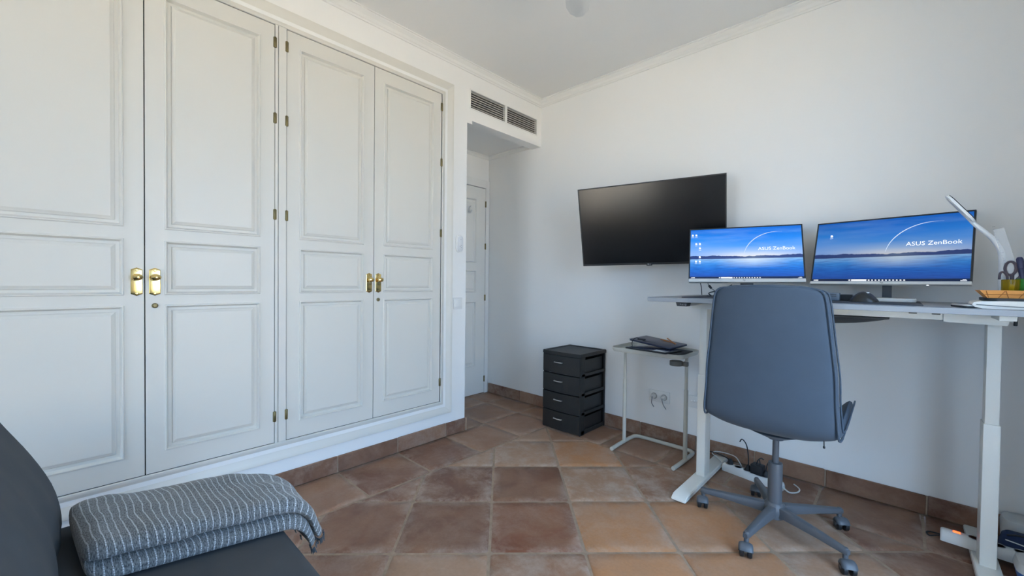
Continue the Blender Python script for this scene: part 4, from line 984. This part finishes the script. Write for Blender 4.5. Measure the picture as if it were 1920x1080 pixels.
# ------------------------------------------------------------------ desk chair
M_cm = mat('chair_grey_metal', (.105, .112, .125), rough=.38)
M_hood = mat('caster_grey', (.10, .112, .128), rough=.35)
ch = thing('desk_chair', 'blue-grey upholstered swivel chair on five casters, its back to the room', 'chair', (1.925, -.646, 0))
prof = [(-.262, 1.090, .140), (-.2635, 1.082, .168), (-.264, 1.068, .184), (-.263, 1.045, .192), (-.259, .98, .200), (-.252, .90, .208), (-.246, .82, .216), (-.242, .74, .224), (-.239, .66, .226), (-.237, .59, .231), (-.231, .540, .234), (-.208, .503, .236), (-.155, .480, .240), (-.07, .466, .246), (.05, .458, .250), (.17, .460, .245), (.23, .462, .235), (.262, .458, .215), (.278, .450, .175)]
def chair_sheet(off):
    """point of the shell's mid surface pushed by off along its normal"""
    rows = []
    n = len(prof); NT = 18
    for i, (f, z, w) in enumerate(prof):
        a, b_ = prof[max(0, i-1)], prof[min(n-1, i+1)]
        tx, tz = b_[0]-a[0], b_[1]-a[1]; l = math.hypot(tx, tz); nx, nz = -tz/l, tx/l     # towards the sitter
        if nx < 0 and i < 9: nx, nz = -nx, -nz
        q = min(1, max(0, (i-6)/6)); 
        cup_ = .028*(1-q)+.022*q+.105*math.exp(-((i-14.2)/1.7)**2)
        ex = 2.4 if i < 10 else 2.4+min(1.6, (i-10)*.5)
        row = []
        for k in range(NT+1):
            t = -1+2*k/NT; c = cup_*(abs(t)**ex)
            row.append((Vector((w*t, f+nx*c, z+nz*c)), Vector((0, nx, nz))))
        rows.append(row)
    return rows
rows = chair_sheet(0)
def shell(h_out, h_in, shrink=1.0):
    bm = B(); n, mth = len(rows), len(rows[0])
    def side(o_, rim):
        g_ = []
        for i, r_ in enumerate(rows):
            g_.append([bm.verts.new(Vector((p.x*shrink, p.y, p.z))+nv_*(o_)) for p, nv_ in r_])
        return g_
    A_, C_ = side(-h_out, 0), side(h_in, 0)
    for g_, fl in ((A_, 1), (C_, 0)):
        for i in range(n-1):
            for k in range(mth-1):
                q = (g_[i][k], g_[i][k+1], g_[i+1][k+1], g_[i+1][k]); bm.faces.new(q if fl else q[::-1])
    per = [(0, k) for k in range(mth)]+[(i, mth-1) for i in range(1, n)]+[(n-1, k) for k in range(mth-2, -1, -1)]+[(i, 0) for i in range(n-2, 0, -1)]
    mid = []
    for (i, k) in per:
        p = (A_[i][k].co+C_[i][k].co)/2
        c = (Vector((0, rows[i][mth//2][0].y, rows[i][mth//2][0].z)))
        d_ = Vector((0, 0, 0))
        if k in (0, mth-1): d_ += Vector((1 if k else -1, 0, 0))
        if i == 0: d_ += Vector((0, 0, 1))
        if i == n-1: d_ += Vector((0, 1, 0))
        mid.append(bm.verts.new(p+d_.normalized()*.015))
    N_ = len(per)
    for j in range(N_):
        (i0, k0), (i1, k1) = per[j], per[(j+1) % N_]
        bm.faces.new((A_[i0][k0], mid[j], mid[(j+1) % N_], A_[i1][k1])); bm.faces.new((mid[j], C_[i0][k0], C_[i1][k1], mid[(j+1) % N_]))
    return bm
bm = shell(.015, .044)
o = obj('seat_shell', bm, M_chair, ch, smooth=True, angle=80)
md = o.modifiers.new('s', 'SUBSURF'); md.levels = md.render_levels = 1
def rim_tube(off, xs, r, name, lo=0, hi=None):
    n, mth = len(rows), len(rows[0]); hi = hi or n-1
    P = [(i, 0) for i in range(hi, lo, -1)]+[(lo, k) for k in range(0, mth, 2)]+[(i, mth-1) for i in range(lo+1, hi+1)]
    pts = []
    for i, k in P:
        p, nv_ = rows[i][k]; pts.append(Vector((p.x*xs, p.y, p.z-(.003 if i == lo else 0)))+nv_*off)
    bm = B(); tube(bm, smooth_path(pts, 2), r, 6); return obj(name, bm, M_chair, ch, smooth=True)
rim_tube(-.013, 1.014, .0042, 'piping')
rim_tube(.026, 1.058, .0032, 'piping')
zp = thing  # no zipper thing: it is a part of the chair
bm = B(); tube(bm, [(.196, -.224, .512), (.197, -.226, .490)], .0022, 6); t = B(); lathe(t, [(.0035, -.004), (.0038, 0), (.0035, .004)], 8); merge(bm, t, T(.197, -.226, .487)); obj('zip_pull', bm, M_matblk, ch, smooth=True)
bm = B(); lathe(bm, [(.030, .405), (.034, .409), (.085, .432), (.12, .447), (0, .452)], 24); obj('seat_mount', bm, M_chair, ch, smooth=True)
bm = B(); lathe(bm, [(.013, .28), (.013, .42)], 20); obj('gas_column', bm, M_cm, ch, smooth=True)
bm = B(); lathe(bm, [(.0285, .062), (.0285, .290), (.027, .298), (.014, .300)], 24); obj('column_sleeve', bm, M_cm, ch, smooth=True)
star = obj('star_base', lathe(B(), [(.028, .052), (.040, .056), (.043, .085), (.040, .112), (.030, .122), (.028, .122)], 28), M_cm, ch, smooth=True)
angs = [math.degrees(math.atan2(y+.646, x-1.925)) for x, y in ((1.614, -.687), (1.881, -.958), (2.199, -.792), (2.145, -.433), (1.784, -.359))]
for n_, a in enumerate(angs):
    bm = B(); rings = []
    for d_, w_, zt, zb in ((.032, .019, .112, .066), (.10, .0165, .108, .068), (.20, .0145, .1005, .071), (.275, .013, .094, .070), (.298, .0125, .092, .069), (.308, .009, .089, .071)):
        rings.append([Vector((d_, -w_, zb+.003)), Vector((d_, -w_*.75, zb)), Vector((d_, w_*.75, zb)), Vector((d_, w_, zb+.003)), Vector((d_, w_*.92, zt-.004)), Vector((d_, w_*.6, zt)), Vector((d_, -w_*.6, zt)), Vector((d_, -w_*.92, zt-.004))])
    ring_loft(bm, rings); lathe(bm, [(.0095, .052), (.0095, .090), (.008, .094), (0, .095)], 12, T(.296, 0, 0))
    bmesh.ops.transform(bm, matrix=rot(a, 'Z'), verts=bm.verts); obj('base_arm', bm, M_cm, star, smooth=True, angle=50)
    cz = (-68, -75, -62, -58, -80)[n_]
    cpos = Vector((.300*math.cos(R(a)), .300*math.sin(R(a)), 0))+Vector((math.cos(R(cz)), math.sin(R(cz)), 0))*.012
    Mc = T(cpos.x, cpos.y, 0) @ rot(cz, 'Z')
    bm = B()                         # hood: half drum over two wheels
    NA = 12; rings = []
    for s, rr in ((-1.0, .55), (-.94, .76), (-.80, .91), (-.5, 1.0), (.5, 1.0), (.80, .91), (.94, .76), (1.0, .55)):
        ring = []
        for k in range(NA+1):
            aa = R(14+152*k/NA); ring.append(Vector((.0275*rr*math.cos(aa), s*.0265, .0275+.0275*rr*math.sin(aa)*1.05)))
        for k in range(NA, -1, -1):
            aa = R(14+152*k/NA); ring.append(Vector((.0235*rr*math.cos(aa), s*.0265, .0275+.0235*rr*math.sin(aa)*1.05)))
        rings.append(ring)
    ring_loft(bm, rings); box(bm, -.006, .006, -.0265, .0265, .0215, .0335); bmesh.ops.transform(bm, matrix=Mc, verts=bm.verts)
    cs_ = obj('caster', bm, M_hood, ch, smooth=True, angle=50)
    for s in (-1, 1):
        bm = B(); t = B(); lathe(t, [(.004, -.0085), (.019, -.0085), (.0225, -.006), (.0225, .006), (.019, .0085), (.004, .0085)], 20); merge(bm, t, Mc @ T(0, s*.0145, .0227) @ rot(90, 'X')); obj('wheel', bm, M_blackp, cs_, smooth=True, angle=50)

# ------------------------------------------------------------------ sofa
sf = thing('sofa', 'dark charcoal fabric sofa along the wardrobe side of the room', 'sofa', (1.36, -2.8, 0))
SX0, SX1 = .615-1.36, 2.06-1.36
def soft_box(x0, x1, y0, y1, z0, z1, r, sub=2):
    bm = B(); box(bm, x0, x1, y0, y1, z0, z1, bev=r, seg=4); return bm
bm = soft_box(SX0, SX1, -.30, .400, .235, .400, .032); obj('seat_cushion', bm, M_sofa, sf, smooth=True, angle=80)
bm = soft_box(SX0+.02, SX1-.02, -.36, .385, .10, .236, .012); obj('seat_frame', bm, M_sofa, sf, smooth=True)
bp = [(-.040, .385), (-.036, .420), (-.0385, .472), (-.052, .531), (-.077, .593), (-.105, .653), (-.134, .705), (-.160, .760), (-.185, .800), (-.215, .828), (-.25, .838), (-.29, .826), (-.315, .79), (-.32, .70), (-.30, .50), (-.28, .385)]
bm = B(); rings = []
nR = 30
for i in range(nR+1):
    q = i/nR; x = SX0-.018+(SX1-SX0+.036)*q
    e = min(q, 1-q)*(SX1-SX0); s = 1-(max(0, 1-e/.07))**2.5*.16 if e < .07 else 1
    cy_, cz_ = -.18, .58
    wob = .004*math.sin(i*1.9)+.003*math.sin(i*.8)
    rings.append([Vector((x, cy_+(y-cy_)*s+wob*(1 if y > -.2 else 0), cz_+(z-cz_)*s)) for y, z in bp])
ring_loft(bm, rings); bmesh.ops.translate(bm, vec=(0, 0, 0), verts=bm.verts); o = obj('backrest', bm, M_sofa, sf, smooth=True, angle=80)
o.modifiers.new('s', 'SUBSURF').render_levels = 1
for x in (SX0+.08, SX1-.08):
    for y in (-.30, .33):
        bm = B(); lathe(bm, [(.018, 0), (.022, .10)], 14, T(x, y, 0)); obj('leg', bm, M_matblk, sf, smooth=True)

# ------------------------------------------------------------------ folded throw
def throw_mat():
    m = bpy.data.materials.new('striped_throw'); m.use_nodes = True; nt = m.node_tree; N = nt.nodes; L = nt.links
    b = N['Principled BSDF']; b.inputs['Roughness'].default_value = .95; b.inputs['Specular IOR Level'].default_value = .15; b.inputs['Sheen Weight'].default_value = .3
    uv = N.new('ShaderNodeUVMap'); sp = N.new('ShaderNodeSeparateXYZ'); L.new(uv.outputs['UV'], sp.inputs[0])
    def M_(op, a, b_=None, clamp=False):
        x = N.new('ShaderNodeMath'); x.operation = op; x.use_clamp = clamp
        for i, q in enumerate((a, b_)):
            if q is None: continue
            if isinstance(q, (int, float)): x.inputs[i].default_value = q
            else: L.new(q, x.inputs[i])
        return x.outputs[0]
    def NZ(sc, det=3, dist=0):
        n = N.new('ShaderNodeTexNoise'); n.inputs['Scale'].default_value = sc; n.inputs['Detail'].default_value = det; L.new(uv.outputs['UV'], n.inputs['Vector']); return n.outputs['Fac']
    U, V = sp.outputs['X'], sp.outputs['Y']
    w = M_('ADD', U, M_('MULTIPLY', M_('SUBTRACT', NZ(6, 2), .5), .038))
    w = M_('ADD', w, M_('MULTIPLY', M_('SUBTRACT', NZ(120, 2), .5), .0022))
    f = M_('ABSOLUTE', M_('SUBTRACT', M_('FRACT', M_('DIVIDE', w, .0150)), .5))
    st_ = M_('LESS_THAN', f, .085)
    dash = M_('GREATER_THAN', M_('FRACT', M_('ADD', M_('DIVIDE', V, .0058), M_('MULTIPLY', M_('FLOOR', M_('DIVIDE', w, .0150)), .37))), .20)
    st_ = M_('MULTIPLY', st_, M_('MULTIPLY', dash, M_('GREATER_THAN', NZ(160, 2), .36)))
    mp = N.new('ShaderNodeMapping'); mp.inputs['Scale'].default_value = (500, 130, 1); L.new(uv.outputs['UV'], mp.inputs[0])
    hn = N.new('ShaderNodeTexNoise'); hn.inputs['Scale'].default_value = 1; hn.inputs['Detail'].default_value = 3; L.new(mp.outputs[0], hn.inputs['Vector'])
    r = N.new('ShaderNodeValToRGB'); r.color_ramp.elements[0].position = .32; r.color_ramp.elements[0].color = (.040, .048, .056, 1); r.color_ramp.elements[1].position = .66; r.color_ramp.elements[1].color = (.26, .285, .30, 1)
    L.new(hn.outputs['Fac'], r.inputs['Fac'])
    mx = N.new('ShaderNodeMix'); mx.data_type = 'RGBA'; L.new(st_, mx.inputs['Factor']); L.new(r.outputs['Color'], mx.inputs['A']); mx.inputs['B'].default_value = (.55, .60, .65, 1)
    L.new(mx.outputs['Result'], b.inputs['Base Color'])
    bp_ = N.new('ShaderNodeBump'); bp_.inputs['Strength'].default_value = .8; bp_.inputs['Distance'].default_value = .0025
    L.new(M_('ADD', hn.outputs['Fac'], M_('MULTIPLY', st_, .8)), bp_.inputs['Height']); L.new(bp_.outputs['Normal'], b.inputs['Normal'])
    return m
M_throw = throw_mat()
th = thing('folded_throw', 'grey folded throw with white stitched stripes lying on the sofa seat', 'blanket', (.88, -2.6, .4005))
# outline across the throw: w = 0 near edge, h above the seat
outl = [(.045, .046), (.016, .049), (.001, .058), (-.002, .070), (.005, .083), (.022, .091), (.05, .094), (.09, .096), (.13, .096), (.17, .096), (.21, .095), (.25, .092), (.285, .084), (.312, .066), (.322, .045), (.318, .022), (.30, .006), (.26, .001), (.18, .0), (.10, .0), (.03, .001), (.004, .004), (-.007, .014), (-.006, .027), (.004, .037), (.020, .042)]
arc = [0]
for a, b_ in zip(outl, outl[1:]+outl[:1]): arc.append(arc[-1]+math.hypot(b_[0]-a[0], b_[1]-a[1]))
NS = 46
near0, near1 = Vector((1.015, -2.783, 0)), Vector((1.112, -2.385, 0)); far0, far1 = Vector((.640, -2.815, 0)), Vector((.815, -2.385, 0))
LEN = .52
bm = B(); uvl = bm.loops.layers.uv.new('UVMap'); grid = []
EDGE = .415-.02
for i in range(NS+1):
    s = -.015+(LEN+.015)*i/NS; q = s/.43
    cN, cF = near0.lerp(near1, q), far0.lerp(far1, q)
    e = max(0, 1-(s+.015)/.045); hs = 1-.42*e**2; ws = 1-.14*e**2.2
    over = max(0, s-EDGE)
    row = []
    for j, (w, h) in enumerate(outl):
        t = w/.322; t = .5+(t-.5)*ws
        base = cN.lerp(cF, t)
        thin = 1-.45*min(1, over/.09)
        hh = .045+(h-.045)*hs if e > 0 else h
        hh *= thin
        bumpy = .011*noise.noise(Vector((s*16, t*5, h*30)))+.0035*noise.noise(Vector((s*45, t*14, 3)))
        if h > .05: hh += bumpy+.010*math.exp(-((t-.72)/.12)**2)*math.exp(-((s-.30)/.07)**2)-.007*math.exp(-((t-.55)/.10)**2)*math.exp(-((s-.36)/.05)**2)
        z = hh; y = base.y; x = base.x
        if over > 0:                 # bend over the rounded front edge of the seat
            th_ = min(1.25, over/.075); rr = .060
            bx = rr*math.sin(th_)+max(0, over-.075*1.25)*.3; bz = rr*(1-math.cos(th_))+max(0, over-.075*1.25)*.95
            k = .55+.45*(1-t)
            y0_ = near0.lerp(near1, EDGE/.43).y
            y = y0_+bx*1.0+ (hh*math.sin(th_)*.75)+.006*math.sin(t*20)
            z = hh*math.cos(th_*.8)-bz*k
            x = base.x-over*.12*(1-t)
        row.append(bm.verts.new((x-.88, y+2.6, z)))
    grid.append((row, s))
nO = len(outl)
for (ra, sa), (rb, sb) in zip(grid, grid[1:]):
    for j in range(nO):
        j2 = (j+1) % nO; f = bm.faces.new((ra[j], ra[j2], rb[j2], rb[j]))
        for lp_, (s_, a_) in zip(f.loops, ((sa, arc[j]), (sa, arc[j+1]), (sb, arc[j+1]), (sb, arc[j]))): lp_[uvl].uv = (s_, a_)
for row in (grid[0][0][::-1], grid[-1][0]):
    f = bm.faces.new(row)
    for lp_ in f.loops: lp_[uvl].uv = (lp_.vert.co.x*.6, lp_.vert.co.z)
bmesh.ops.recalc_face_normals(bm, faces=bm.faces)
o = obj('throw_body', bm, M_throw, th, smooth=True, angle=85)
o.modifiers.new('s', 'SUBSURF').render_levels = 2
bm = B()
row = [v.co.copy() for v in o.data.vertices[-nO:]]
for k in range(70):
    a_ = random.choice(range(nO)); p = Vector(row[a_]).lerp(Vector(row[(a_+1) % nO]), random.random())
    q = p+Vector((random.uniform(-.004, .004), random.uniform(0, .006), -random.uniform(.008, .018))); tube(bm, [p, q], [.0022, .0010], 4)
o2 = obj('fringe', bm, mat('fringe_yarn', (.07, .085, .10), rough=.95), th); o2['kind'] = 'stuff'
